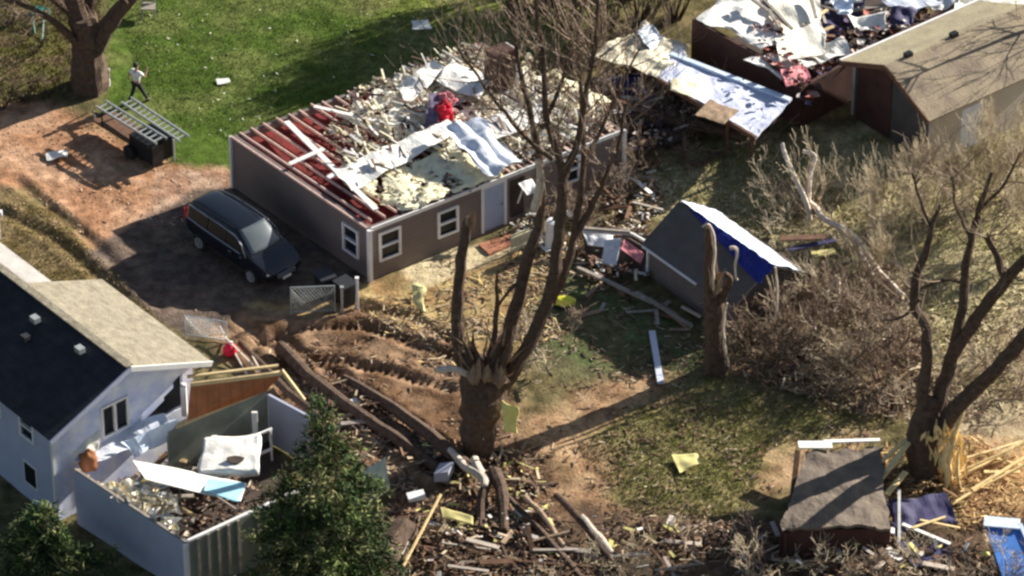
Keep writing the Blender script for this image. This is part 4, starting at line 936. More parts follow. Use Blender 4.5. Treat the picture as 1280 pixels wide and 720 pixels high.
# ================================================================ person
def skinned(name, verts, edges, rad, m, parent, sub=2):
    me = bpy.data.meshes.new(name); me.from_pydata([tuple(v) for v in verts], edges, []); o = bpy.data.objects.new(name, me); COL.objects.link(o); o.parent = parent
    md = o.modifiers.new('s', 'SKIN'); md.use_smooth_shade = True
    for i, sv in enumerate(me.skin_vertices[0].data):
        r_ = rad[i]; sv.radius = (r_, r_) if not hasattr(r_, '__len__') else r_; sv.use_root = (i == 0)
    o.modifiers.new('b', 'SUBSURF').levels = sub; o.modifiers['b'].render_levels = sub
    me.materials.append(m); return o
def person(px, py, rot, label):
    t = thing('person', label, 'person', G(px, py)); t.rotation_euler = (0, 0, rot)
    V_ = []; E_ = []; R_ = []
    def add(p, r_, par=None):
        V_.append(Vector(p)); R_.append(r_)
        if par is not None: E_.append((par, len(V_)-1))
        return len(V_)-1
    pel = add((0, 0, .95), (.15, .11)); sp = add((0, .0, 1.12), (.13, .10), pel); chn = add((0, .01, 1.35), (.17, .11), sp); nk = add((0, .02, 1.50), .055, chn); hd1 = add((0, .04, 1.58), .07, nk); hd2 = add((0, .05, 1.68), (.085, .10), hd1); add((0, .04, 1.76), (.07, .085), hd2)
    add((0, .15, 1.655), .014, hd2)
    def leg(s, kx, ky, fx, fy, kz=.5):
        h = add((s*.10, 0, .90), .095, pel); k = add((s*kx, ky, kz), .065, h); a = add((s*fx, fy, .09), .042, k); f = add((s*fx, fy+.08, .045), .045, a); add((s*fx*1.02, fy+.19, .035), .035, f)
    leg(1, .20, .12, .30, .26); leg(-1, .14, -.06, .20, -.28)
    def arm(s, ex, ey, ez_, wx, wy, wz):
        sh = add((s*.20, .01, 1.42), .065, chn); el = add((ex, ey, ez_), .045, sh); wr = add((wx, wy, wz), .03, el)
        d = (Vector((wx, wy, wz))-Vector((ex, ey, ez_))).normalized(); sd_ = d.cross(Vector((0, 0, 1)))
        sd_ = sd_.normalized() if sd_.length > .1 else Vector((1, 0, 0)); pm = add(Vector((wx, wy, wz))+d*.07, (.035, .02), wr)
        for q in range(4):
            b_ = V_[pm]+sd_*(q-1.5)*.02+d*.02; f1 = add(b_+d*.035, .009, pm); add(b_+d*(.065+.008*(q in (1, 2)))+Vector((0, .012, -.01)), .008, f1)
        th = add(V_[wr]+d*.03+sd_*-.035, .011, wr); add(V_[wr]+d*.065+sd_*-.05, .009, th)
    arm(1, .34, .12, 1.25, .30, .30, 1.42); arm(-1, -.34, -.05, 1.18, -.40, .05, .98)
    body = skinned('body', V_, E_, R_, M['skin'], t)
    sh = [(0, 0, .98), (0, 0, 1.14), (0, .01, 1.36), (0, .02, 1.47), (.21, .01, 1.43), (.30, .08, 1.31), (-.21, .01, 1.43), (-.29, -.03, 1.28)]
    skinned('shirt', sh, [(0, 1), (1, 2), (2, 3), (2, 4), (4, 5), (2, 6), (6, 7)], [(.18, .14), (.175, .135), (.21, .14), (.08, .08), .09, .07, .09, .07], M['shirt'], t)
    tv = [(0, 0, .97), (.1, 0, .88), (.20, .12, .5), (.30, .26, .12), (-.1, 0, .88), (-.14, -.06, .5), (-.20, -.28, .12)]
    skinned('trousers', tv, [(0, 1), (1, 2), (2, 3), (0, 4), (4, 5), (5, 6)], [(.165, .12), .115, .085, .065, .115, .085, .065], M['trousers'], t)
    ORG[t.name] = Vector((0, 0, 0))
    for fx, fy in ((.30, .30), (-.20, -.24)):
        mb = MB(); blob(mb, Vector((fx, fy, .06)), .14, 3, .42, 1.0, .5, .05, 8, 10); mb.build('shoe', M['black'], t, smooth=True)
    mb = MB(); blob(mb, Vector((0, .015, 1.755)), .115, 1, .95, 1.1, .85, .1, 10, 14); mb.build('hair', M['hair'], t, smooth=True)
    for s_ in (-1, 1):
        mb = MB(); blob(mb, Vector((s_*.035, .135, 1.69)), .012, 1, 1, 1, 1, 0, 6, 8); mb.build('eye', M['black'], t)
    mb = MB(); mb.box(Vector((0, .132, 1.615)), Vector((.028, 0, 0)), Vector((0, .008, 0)), Vector((0, 0, .006))); mb.build('mouth', M['red'], t)
    return t
person(172, 127, R(-35), 'person in a white shirt and dark trousers striding across the green lawn')

# ================================================================ trees
def wig(path, amp, k=4, seed=0):
    """smooth wobbling path through the given points"""
    out = []; n = len(path)
    for i in range(n-1):
        p0 = path[max(i-1, 0)]; p1 = path[i]; p2 = path[i+1]; p3 = path[min(i+2, n-1)]
        for j in range(k):
            t = j/k; q = .5*((2*p1)+(p2-p0)*t+(2*p0-5*p1+4*p2-p3)*t*t+(3*p1-p0-3*p2+p3)*t**3)
            out.append(q+noise.noise_vector(q*1.7+Vector((seed, 0, 0)))*amp)
    out.append(path[-1]); return out
def limb(mb, pts, base_y, sides=10, amp=.05, seed=0, k=4, rs=1.0):
    """pts: (px, py, radius in picture px, offset in depth)"""
    P3 = [V(x, y, base_y+dy) for x, y, r_, dy in pts]; rr = [r_/33*rs for x, y, r_, dy in pts]
    path = wig(P3, amp, k, seed); rad = []
    for i in range(len(pts)-1): rad += [rr[i]+(rr[i+1]-rr[i])*j/k for j in range(k)]
    rad.append(rr[-1]); rad = [max(.008, q*(1+.16*noise.noise(p*2.5))) for q, p in zip(rad, path)]
    mb.tube(path, rad, sides); return path, rad
def twigs(mb, start, d, L, r0, depth, up=.25, spread=.9, dens=3, sides=3, col=None, minr=.006):
    n = 4; p = Vector(start); d = Vector(d).normalized(); path = [Vector(p)]; 
    for i in range(n):
        d = (d+Vector((U(-1, 1), U(-1, 1), U(-1, 1)))*.22+UPV*up*.25).normalized(); p = p+d*L/n; path.append(Vector(p))
    rad = [max(minr, r0*(1-.75*i/n)) for i in range(n+1)]
    mb.tube(path, rad, sides, col, cap=False)
    if depth <= 0: return
    for k in range(dens):
        i = random.choice(range(1, n+1)); dd = (path[i]-path[i-1]).normalized()
        ax = Vector((U(-1, 1), U(-1, 1), U(-1, 1))); ax = (ax-dd*ax.dot(dd)).normalized()
        twigs(mb, path[i], dd+ax*spread+UPV*up, L*U(.45, .75), rad[i]*.7, depth-1, up, spread, dens, sides, col, minr)
def twig_along(mb, path, rad, n, L, depth=2, frm=.3, up=.35, r=.03, dens=3, minr=.007):
    m = len(path)
    for k in range(n):
        i = min(m-2, int(m*(frm+(1-frm)*random.random()))); dd = (path[i+1]-path[i]).normalized()
        ax = Vector((U(-1, 1), U(-1, 1), U(-1, 1))); ax = (ax-dd*ax.dot(dd)).normalized()
        twigs(mb, path[i].lerp(path[i+1], random.random()), dd*.7+ax, L*U(.5, 1.1), min(r, rad[i]*.6), depth, up, .9, dens, 3, None, minr)

smooth_bark = True
def jag(px, py, w, Y, n, m, parent, L=(.2, .6), name='broken_end'):
    mb = MB()
    for k in range(n):
        x = px+U(-w, w); a = V(x, py+U(0, 6), Y+U(-.2, .2)*w/8); d = Vector((U(-.25, .25)+(x-px)/w*.2, U(-.15, .15), 1)).normalized()*U(*L)
        mb.tube([a-d*.5, a, a+d*.6, a+d], [.02, w/33*U(.18, .35), w/33*.12, .005], 4)
    return mb.build(name, m, parent)
# ---- big broken tree in the middle
ct = P(604, 566); by = ct.y
STM = .66
tree = thing('broken_tree', 'tall shattered bare tree with many stems on a thick dark trunk, middle of the yard', 'tree', Z(ct, 0))
mb = MB(); limb(mb, [(598, 584, 27, 0), (597, 566, 20, 0), (599, 535, 22, 0), (602, 500, 27, 0), (605, 472, 25, 0), (607, 448, 13, .1)], by, 18, .04, 3, 5)
for k, (x, y, x2, y2) in enumerate([(585, 575, 560, 590), (620, 578, 655, 590), (596, 580, 585, 612), (610, 582, 628, 610)]):
    limb(mb, [(x, y-8, 14, 0), ((x+x2)/2, (y+y2)/2-4, 9, -.4), (x2, y2, 4, -.8)], by, 8, .06, k)
mb.build('trunk', M['bark'], tree)
stems = [
 [(592, 490, 15, 0), (578, 450, 12, .1), (571, 400, 11, .2), (574, 350, 10, .2), (580, 300, 9, .3), (586, 272, 6, .3)],
 [(606, 470, 7, -.2), (616, 425, 5.5, -.2), (621, 385, 4.5, -.3), (622, 338, 1.5, -.3)],
 [(616, 480, 17, .1), (632, 430, 13, .2), (647, 375, 12, .3), (661, 322, 10.5, .4), (676, 272, 8.5, .5), (674, 205, 7, .6), (665, 150, 5.5, .7), (650, 90, 4, .8), (640, 20, 3, 1), (632, -40, 2, 1)],
 [(628, 480, 17, -.2), (660, 432, 13, -.2), (682, 382, 11.5, -.2), (695, 335, 11, -.2), (700, 285, 10, -.2), (703, 225, 9, -.2), (697, 195, 7, -.3), (684, 150, 5.5, -.3), (680, 90, 4.5, -.3), (672, 30, 3.5, -.3), (668, -40, 2, -.3)],
 [(703, 225, 8, -.2), (722, 175, 6, 0), (734, 110, 4.5, .2), (744, 50, 3.5, .3), (748, -30, 2, .4)],
 [(690, 378, 8, .2), (709, 330, 7.5, .5), (719, 285, 6.5, .8), (729, 215, 5.2, 1), (728, 140, 4.2, 1.2), (722, 60, 3.2, 1.4), (718, -20, 2, 1.5)],
 [(716, 300, 6.5, .7), (744, 250, 5.5, .9), (764, 205, 4.2, 1), (777, 165, 3, 1.2), (783, 130, 1.8, 1.4)],
 [(690, 200, 4.5, -.3), (655, 170, 3.6, -.5), (622, 130, 3, -.8), (590, 85, 2.4, -1), (560, 40, 1.5, -1.3)],
 [(676, 160, 4, .6), (700, 110, 3.2, .9), (712, 50, 2.6, 1.2), (716, -10, 1.8, 1.5)],
 [(652, 350, 4, .2), (632, 368, 3, 0), (618, 392, 2, -.2)],
 [(728, 200, 4, 1), (752, 160, 3.2, 1.5), (775, 110, 2.4, 1.8), (800, 60, 1.6, 2.1)],
]
tw = MB(); twp = MB()
for k, s_ in enumerate(stems):
    mb = MB(); path, rad = limb(mb, s_, by, 9, .07, k*3.1, 4, STM); mb.build('stem' if k != 9 else 'branch', M['bark'], tree)
    if k in (2, 3, 4, 5, 6, 7, 8, 10):
        twig_along(tw, path, rad, {2: 28, 3: 30, 4: 24, 5: 24, 6: 12, 7: 20, 8: 22, 10: 12}[k], 2.4, 2, .5 if k < 6 else .25, .45, .035, 3)
tw.build('twigs', M['twig'], tree)
jag(587, 276, 7, by+.3, 9, M['barkp'], tree, (.3, .7)); jag(606, 456, 24, by-.3, 16, M['bark'], tree, (.4, 1.5)); jag(604, 470, 26, by-.6, 16, M['barkp'], tree, (.2, .8))
# pale splintered wood strips where stems tore off
mb = MB()
for k in range(34):
    x, y = U(578, 640), U(430, 482); a = V(x, y, by-U(.2, .9)); d = Vector((U(-.35, .35)+(x-606)/90, U(-.3, .1), U(.6, 1.5))).normalized()*U(.3, 1.1)
    mb.tube([a, a+d*.5+Vector((U(-.05, .05), 0, 0)), a+d], [.05, .035, .006], 4)
mb.build('splinters', M['barkp'], tree)
tag_sp = [o for o in tree.children if o.name.startswith('splinters')][0]
for k, s_ in enumerate([[(545, 462, 3.5, -1.2), (570, 462, 4.5, -1.1), (594, 472, 3, -.8)], [(668, 262, 5, .2), (676, 230, 6, .1), (672, 200, 3, .1)]]):
    mb = MB(); limb(mb, s_, by, 7, .04, k+40); mb.build('peeled_branch', M['peeled'], tree)
sheet('yellow_insulation', [V(628, 500, by-.9), V(647, 505, by-.8), V(648, 545, by-1.0), V(630, 540, by-1.1)], M['yellow'] if 0 else mat('yellow_foam', (.80, .74, .26), .9, .2, 3, .5), 'pale yellow rag of foam stuck on the right side of the thick trunk', 'foam', .12, .2, 33, 14, 12)
# bigger roots / fallen limbs at the foot
def logt(name, pts, label, m='bark', cat='log', group=None, sides=9, amp=.05, tw_n=0):
    P3 = [P(x, y, z) for x, y, r_, z in pts]; rr = [r_/33 for x, y, r_, z in pts]; k = 4
    for q in P3: q.z += gz(q)
    path = wig(P3, amp, k, pts[0][0]); rad = []
    for i in range(len(pts)-1): rad += [rr[i]+(rr[i+1]-rr[i])*j/k for j in range(k)]
    rad.append(rr[-1]); rad = [max(.01, q*(1+.15*noise.noise(p*2))) for q, p in zip(rad, path)]
    if tw_n:
        t = thing(name, label, cat, Z(P3[0], 0), group); mb = MB(); mb.tube(path, rad, sides); mb.build('limb', M[m], t)
        mb = MB(); twig_along(mb, path, rad, tw_n, 1.1, 1, .1, .2, .022, 3); mb.build('twigs', M['twigp'], t); return t
    mb = MB(); mb.tube(path, rad, sides); return tag(mb.build(name, M[m]), label, cat, group)
logt('fallen_log', [(350, 432, 7, .25), (400, 480, 9, .3), (460, 522, 9, .3), (520, 560, 8, .3), (560, 590, 6, .3)], 'long dark log lying along the muddy slope left of the thick trunk')
logt('fallen_log', [(430, 470, 6, .3), (480, 500, 8, .35), (540, 545, 9, .4), (585, 585, 8, .5)], 'second dark log above the longest one, ending at the thick trunk')
logt('fallen_log', [(300, 430, 4, .2), (360, 490, 5, .25), (420, 540, 5, .25)], 'thin dark log nearest the plywood corner of the roofless wing')
logt('fallen_limb', [(618, 590, 8, .9), (628, 620, 8, .6), (630, 665, 6, .2)], 'dark forked limb hanging down in front of the thick trunk, right of two')
logt('fallen_limb', [(612, 592, 6, .9), (603, 625, 6, .5), (601, 660, 5, .2)], 'dark forked limb hanging down in front of the thick trunk, left of two')
logt('peeled_limb', [(562, 562, 3.5, .7), (580, 582, 5, .8), (604, 596, 7, .9), (606, 606, 3, .9)], 'pale peeled limb curling at the foot of the thick trunk', 'peeled')
logt('peeled_limb', [(592, 572, 5, 1.0), (604, 598, 6, .9)], 'short pale peeled chunk at the foot of the thick trunk', 'peeled')
logt('fallen_limb', [(636, 622, 3, .5), (680, 668, 4, .4), (722, 718, 5, .2), (750, 750, 5, .2)], 'long bare pole at the bottom edge running down right from the trunk')
logt('fallen_limb', [(655, 620, 3.5, .8), (680, 645, 3.5, .6), (708, 690, 3, .2)], 'crooked branch just above the long bare pole at the bottom edge', 'barkp')
logt('fallen_limb', [(695, 615, 4, .8), (730, 655, 4, .6), (760, 695, 3.5, .3), (785, 730, 3.5, .2)], 'dark branch with a pale end in the brush at the bottom middle')
logt('peeled_limb', [(726, 645, 3, .7), (748, 670, 5, .5), (765, 690, 3, .3)], 'pale torn wood on the dark branch at the bottom middle', 'peeled')
logt('fallen_limb', [(640, 608, 2.5, .1), (670, 610, 2.5, .1), (698, 604, 2, .1)], 'thin dark stick lying on brown soil right of the thick trunk')
board('long_pole', [(551, 618, .9), (502, 712, .3)], .07, .07, M['splinter'], 'long straight yellow pole slanting at the bottom left of the trunk', 'pole')
logt('fallen_log', [(505, 660, 22, .2), (480, 700, 26, .1), (455, 740, 26, .1)], 'thick grey violet log lying at the bottom between the pine and yellow pole', 'bark')

# ---- snapped trunk right of the shed
sb = P(893, 462); t2 = thing('snapped_trunk', 'dark snapped trunk with pale peeled strips standing in front of the shed', 'tree', Z(sb, 0))
mb = MB(); limb(mb, [(895, 468, 17, 0), (895, 440, 13.5, 0), (893, 390, 13, 0), (889, 350, 10, .1), (886, 310, 5.5, .1), (884, 284, 3, .1)], sb.y, 14, .05, 9)
limb(mb, [(902, 375, 6, -.1), (912, 350, 4, -.2), (906, 340, 2.5, -.3)], sb.y, 7, .05, 12); mb.build('trunk', M['bark'], t2)
for k, s_ in enumerate([[(879, 284, 1.8, -.3), (888, 281, 2, -.3), (892, 300, 2.2, -.35), (893, 330, 2.4, -.4), (892, 362, 1.8, -.5)], [(912, 310, 3, -.3), (921, 313, 3, -.3), (919, 335, 2, -.4), (922, 350, 1.6, -.4)], [(910, 380, 1.6, -.4), (905, 410, 2.2, -.5), (907, 440, 2.4, -.5), (910, 458, 1.4, -.5)], [(970, 335, 2, .6), (971, 360, 2.4, .5), (970, 400, 2, .4)]]):
    mb = MB(); limb(mb, s_, sb.y, 6, .09, 60+k, 5, .72)
    if k < 3: mb.build('peeled_strip', M['peeled'], t2)
    else: tag(mb.build('peeled_limb', M['peeled']), 'pale upright peeled limb at the right corner of the shed', 'branch')

jag(885, 288, 4, sb.y+.1, 7, M['barkp'], t2, (.2, .6)); jag(896, 352, 11, sb.y-.1, 12, M['barkp'], t2, (.3, .9))
# ---- bare tree at the right
rb = P(1163, 588); rt_ = thing('splintered_tree', 'dark bare tree with four bent limbs and a yellow splintered base at the right', 'tree', Z(rb, 0)); ry = rb.y
mb = MB(); limb(mb, [(1160, 612, 27, 0), (1158, 585, 24, 0), (1156, 550, 21, 0), (1160, 515, 16, .1), (1166, 495, 10, .2)], ry, 14, .05, 5); mb.build('trunk', M['bark'], rt_)
tw = MB()
for k, s_ in enumerate([
  [(1150, 545, 12, 0), (1155, 490, 9, 0), (1159, 440, 8, 0), (1156, 405, 7, .2), (1143, 380, 6.5, .3), (1146, 345, 6, .4), (1158, 312, 5, .5), (1166, 285, 3.5, .6), (1175, 255, 2, .8)],
  [(1163, 540, 13, .1), (1180, 480, 10, .2), (1194, 430, 8.5, .3), (1201, 395, 7.5, .3), (1206, 345, 6, .4), (1214, 300, 5, .5), (1224, 262, 3.5, .6), (1240, 215, 2, .8)],
  [(1188, 450, 9, .2), (1215, 405, 9, -.1), (1250, 360, 8.5, -.4), (1290, 318, 7.5, -.6), (1330, 290, 6, -.8)],
  [(1258, 350, 6, -.4), (1245, 318, 5, -.3), (1234, 295, 4.5, -.3)],
  [(1170, 545, 13, -.1), (1205, 500, 11, -.5), (1245, 462, 10, -.9), (1285, 415, 9, -1.2), (1330, 380, 7, -1.4)],
  [(1150, 372, 3, .3), (1130, 395, 2, .1), (1100, 400, 1.5, 0)], [(1205, 355, 3, .4), (1180, 350, 2.4, .6), (1140, 365, 1.6, .7)],
  [(1166, 290, 2.5, .6), (1150, 250, 2, .8), (1140, 215, 1.4, 1)], [(1214, 300, 2.5, .5), (1195, 260, 2, .5), (1190, 220, 1.4, .5)], [(1224, 262, 2.5, .6), (1255, 230, 2, .6), (1275, 190, 1.4, .8)]]):
    mb = MB(); path, rad = limb(mb, s_, ry, 9, .06, 90+k*2.3, 4, .85); mb.build('limb', M['bark'], rt_)
    twig_along(tw, path, rad, 10 if k < 5 else 8, 1.9, 2, .45, .4, .026, 3, .005)
tw.build('twigs', M['twig'], rt_)
mb = MB()
for k in range(190):
    x, y = 1176+random.gauss(8, 11), U(535, 635); a = V(x, y, ry-U(.1, .9)); d = Vector((U(-.25, .3), U(-.4, 0), U(.4, 1.2)*random.choice((1, -1)))).normalized()*U(.3, 1.0)
    mb.tube([a-d*.5, a, a+d*.5], [.012, U(.04, .10), .008], 4)
mb.build('splinters', M['splinter'], rt_)
for k, s_ in enumerate([[(1204, 512, 1.5, -.6), (1193, 545, 3.5, -.7), (1186, 580, 4, -.9), (1193, 615, 1, -1)], [(1186, 548, 1.2, -.8), (1180, 575, 3.6, -1.0), (1184, 600, 3.2, -1.1), (1178, 625, 1, -1.2)], [(1200, 560, 1, -.8), (1196, 590, 3, -1.0), (1204, 618, 1, -1.1)], [(1185, 600, 4, -.9), (1208, 635, 3.4, -1.2), (1222, 668, 3, -1.4)], [(1192, 605, 3.5, -.9), (1200, 640, 3, -1.2), (1206, 655, 2.5, -1.4)]]):
    mb = MB(); limb(mb, s_, ry, 8, .05, 120+k); mb.build('torn_wood', M['splinter'], rt_)

# ---- bare tree at the right edge behind the barn roof
eb = G(1296, 118); et = thing('bare_tree', 'slim leafless tree at the right edge beside the barn roof', 'tree', eb); mb = MB(); tw = MB(); pth = [eb, eb+Vector((.1, 0, 2)), eb+Vector((-.1, .1, 4)), eb+Vector((.2, 0, 6.5))]
mb.tube(wig(pth, .08, 4, 3), [.16-.011*i for i in range(13)], 9); mb.build('trunk', M['bark'], et)
wp = wig(pth, .08, 4, 3); twig_along(tw, wp, [.1]*len(wp), 22, 2.0, 2, .2, .4, .04, 3, .012); tw.build('twigs', M['twig'], et)

# ---- bare shrubs with fine pale twigs (right), dark thicket (top)
def shrub(px, py, h, w, n, m, label, name='bare_shrub', cat='shrub', group=None, depth=2, r0=.03, dens=4, up=.5, minr=.006):
    p = G(px, py); t = thing(name, label, cat, p, group); mb = MB(); tw = MB()
    for k in range(n):
        th = U(0, 6.28); d = Vector((math.cos(th)*w, math.sin(th)*w, h)).normalized()
        a = p+Vector((math.cos(th), math.sin(th), 0))*w*U(0, .45); e = a+d*h*.35
        mb.tube([a, a.lerp(e, .5)+Vector((U(-.05, .05), U(-.05, .05), 0)), e], [r0, r0*.9, r0*.7], 5)
        twigs(tw, e, d+Vector((U(-.3, .3), U(-.3, .3), 0)), h*.55*U(.7, 1.1), r0*.7, depth, up, .8, dens, 3, None, minr)
    mb.build('stems', m, t); tw.build('twigs', m, t); return t
shrubs = [(1105, 300, 2.4, 1.2, 24, 'wide pale shrub below the dark gable of the barn'), (1160, 272, 2.4, 1.3, 28, 'tall pale shrub in front of the beige barn wall'), (1215, 262, 2.4, 1.2, 26, 'pale shrub hiding the foot of the barn door'),
          (1262, 252, 2.9, 1.3, 28, 'reddish tan shrub near the right end of the barn'), (1300, 300, 2.6, 1.3, 22, 'pale shrub cut by the right edge above the bent limbs'), (1085, 345, 1.8, .8, 16, 'low pale shrub at the left of the shrub row')]
for k, (px, py, h, w, n, lb) in enumerate(shrubs):
    shrub(px, py, h, w, n, M['twigp'], lb, group='bare shrubs by the barn', depth=3, dens=4, r0=.02, minr=.007)
dk = mat('dark_twig', (.07, .048, .036), .95, .3, 4)
for k, (px, py, h, w, n) in enumerate([(645, 20, 3.6, .9, 60), (680, 8, 3.8, 1.0, 60), (712, 30, 3.2, 1.2, 34), (755, 35, 3.0, 1.2, 30), (800, 28, 3.2, 1.2, 30), (842, 25, 3.0, 1.1, 26), (690, -20, 4, 1.2, 30), (760, -15, 4, 1.2, 30), (820, -20, 4, 1.2, 30)]):
    shrub(px, py, h, w, n, dk, ['dark thicket clump just behind the far corner of the roofless house', 'dark thicket clump behind the chimney stub', 'dark thicket clump behind the tops of the broken tree', 'dark thicket clump left of the cream wall sheet', 'dark thicket clump behind the cream wall sheet', 'dark thicket clump beside the wrecked brown house'][k] if k < 6 else 'dark thicket clump cut by the top edge of the picture', 'dark_thicket', 'thicket', 'dark thicket behind the roofless house', 3, .03, 4, .4, .011)
# dark wall-like mass of brush against the debris
for k, (px, py, h, w, n, lb) in enumerate([(770, 190, 1.6, .8, 16, 'brown brush heap between the roofless house corner and dark debris'), (800, 215, 1.3, .7, 12, 'low brush at the right end of the taupe wall'), (1010, 262, 2.6, .8, 12, 'pale twisted sapling on the shaded grass below the barn')]):
    shrub(px, py, h, w, n, M['twigp'] if k == 2 else dk, lb, 'brush_clump', 'brush', None, 2, .035, 3, .3, .012)

# ---- thick tree at the upper left
ub = P(112, 108); ut = thing('bare_tree', 'thick leafless tree on the lawn edge in the upper left corner', 'tree', Z(ub, 0)); uy = ub.y
mb = MB(); limb(mb, [(112, 116, 30, 0), (112, 98, 25, 0), (110, 70, 22, 0), (108, 45, 21, 0), (102, 20, 17, 0)], uy, 16, .05, 2); mb.build('trunk', M['bark'], ut)
tw = MB()
for k, s_ in enumerate([[(104, 40, 15, 0), (92, 0, 11, .1), (84, -50, 7, .2), (80, -110, 3, .3)], [(115, 60, 15, 0), (140, 25, 11, -.1), (165, -5, 8, -.2), (190, -50, 5, -.3)], [(106, 40, 9, .3), (112, 0, 7, .5), (122, -60, 4, .6)], [(98, 55, 7, -.3), (70, 30, 5, -.6), (40, 10, 3.5, -.9), (5, 0, 2, -1.1)], [(100, 30, 6, .4), (60, -5, 4, .8), (20, -30, 2, 1)]]):
    mb = MB(); path, rad = limb(mb, s_, uy, 10, .06, 200+k); mb.build('limb', M['bark'], ut); twig_along(tw, path, rad, 16, 2.2, 2, .2, .4, .03, 3, .01)
tw.build('twigs', M['twig'], ut)
sheet('torn_paper', Q([(122, 84), (140, 86), (138, 108), (124, 104)], [.5, .5, .1, .1]), M['dirtywhite'], 'cream crumpled scrap at the right foot of the thick upper left tree', 'scrap', .2, .15, 41, 10, 8)
sheet('torn_paper', Q([(112, 104), (120, 96), (124, 108), (114, 112)], [.3, .4, .1, .1]), M['pink'], 'small pinkish scrap at the front foot of the thick upper left tree', 'scrap', .15, .1, 42, 8, 6)
for k, (px, py, h, n) in enumerate([(30, 125, .9, 10), (60, 118, .8, 8), (0, 135, 1.0, 10), (10, 30, 1.6, 10), (45, 60, .8, 6)]):
    shrub(px, py, h, .7, n, dk, ['brown brush pile left of the orange dirt edge', 'small brown brush pile below the thick upper left tree', 'brown brush pile cut by the left edge above the orange dirt', 'brown brush in the upper left corner', 'sparse brush left of the thick upper left tree'][k], 'brush_pile', 'brush', None, 2, .03, 3, .1, .012)

# ---- evergreens at the bottom
def evergreen(px_top, py_top, h, rad, n, label, name='pine_tree', cat='tree', seed=1, z0=0, lean=0):
    tp_ = P(px_top, py_top, h); p = Z(tp_, 0); t = thing(name, label, cat, p); random.seed(seed)
    mb = MB(); mb.tube([p, p+UPV*h*.5, p+UPV*h*.97], [.16, .1, .02], 8); mb.build('trunk', M['bark'], t)
    br = MB(); lf = MB()
    for k in range(n):
        f = 1-random.random()**.75*1.0; z = h*(.12+.86*f) if f < 1 else h*.98
        th = U(0, 6.28); L = rad*((1-(z/h))**.8)*U(.45, 1.15)*(1+.75*noise.noise(Vector((math.cos(th)*1.6, math.sin(th)*1.6, z*.7+seed))))+.15
        d = Vector((math.cos(th), math.sin(th), U(.05, .45))); a = p+UPV*z; path = [a, a+d*L*.5, a+Vector((d.x, d.y, d.z*.5))*L]
        br.tube(path, [.03, .02, .008], 4, cap=False)
        base = random.choice([(.035, .062, .018), (.05, .085, .024), (.025, .045, .016), (.12, .16, .045), (.17, .18, .07)]); m_ = int(10+L*22)
        for q in range(m_):
            s = random.random()**.7; c = path[0].lerp(path[1], s*2) if s < .5 else path[1].lerp(path[2], s*2-1)
            c = c+Vector((U(-1, 1), U(-1, 1), U(-.9, .6)))*.24*(.5+s*.6); kk = U(.6, 1.5)
            for w_ in range(2):
                e = (Vector((d.x, d.y, 0))*.6+Vector((U(-1, 1), U(-1, 1), U(-.7, .7)))).normalized()*U(.14, .36); sd_ = e.cross(Vector((U(-1, 1), U(-1, 1), U(-1, 1)))).normalized()*U(.02, .045)
                lf.tri(c-sd_, c+sd_, c+e, (base[0]*kk, base[1]*kk, base[2]*kk))
    br.build('branches', M['bark'], t); lf.build('foliage', M['needles'], t); return t
evergreen(402, 488, 9.8, 2.6, 180, 'feathery dark evergreen rising in front of the roofless wing', seed=4)
evergreen(352, 575, 6.8, 1.8, 90, 'lower dark evergreen at the left side of the tallest one', seed=9)
evergreen(446, 566, 6.0, 2.2, 90, 'ragged olive evergreen at the right side of the tallest one', seed=12)
evergreen(48, 636, 3.8, 2.3, 210, 'bushy green evergreen in the bottom left corner', seed=15)
random.seed(99)
sheet('green_white_panel', Q([(452, 590), (482, 570), (486, 612), (456, 636)], [1.6, 1.8, .8, .7]), mat('green_white', (.55, .58, .45), .8, .2, 3), 'pale greenish panel half hidden by the right side of the evergreens', 'panel', .1, .1, 93)

# ================================================================ yard odds and ends
# broken kennel frame with white sheets
kf = thing('broken_lean_to', 'collapsed white framed lean-to full of dark junk left of the shed', 'lean-to', G(765, 345))
fz = .9; c4 = [(733, 296), (812, 302), (808, 345), (770, 338)]
mb = MB(); pts = [P(728, 290, .8), P(790, 292, .8), P(811, 304, 1.0), P(808, 343, .2), P(770, 335, .2), P(735, 318, .25)]
for a_, b_ in ((0, 1), (1, 2), (2, 3), (3, 4), (4, 5)): mb.beam(pts[a_], pts[b_], .09, .09)
mb.build('frame', M['white'], kf)
mb = MB(); mb.slab([p-UPV*.12 for p in pts], .05); mb.build('floor', M['darkfloor'], kf)
for k, (q_, zz, m_) in enumerate([([(728, 292), (765, 294), (768, 312), (735, 306)], [1.1, 1.1, .9, .9], 'white'), ([(755, 300), (776, 300), (772, 332), (752, 330)], [1.15, 1.2, .4, .4], 'drywall2'), ([(780, 300), (805, 318), (800, 328), (775, 310)], [.9, .8, .7, .8], 'pink')]):
    mb = MB(); rnd_sheet(mb, Q(q_, zz), 10, 8, .1, 1.5, 50+k, .08); mb.build('torn_panel', M[m_], kf, solid=.03)
board('long_beam', [(722, 285, .9), (788, 290, .9)], .12, .1, M['plankg'], 'grey beam along the top of the collapsed lean-to', 'beam')
board('long_plank', [(722, 334, .5), (815, 378, .3)], .16, .08, M['plankg'], 'long grey plank sloping down from the lean-to, upper piece', 'plank')
board('long_plank', [(795, 365, .4), (866, 408, .15)], .13, .08, M['plankg'], 'long grey plank at the low end, nearest the snapped trunk', 'plank')
board('long_plank', [(812, 372, .3), (858, 409, .1)], .1, .06, M['barkp'], 'thin tan plank just below the long grey plank', 'plank')
board('short_plank', [(852, 383, .3), (876, 396, .2)], .12, .06, M['peeled'], 'short pale plank between the shed wall and snapped trunk', 'plank')
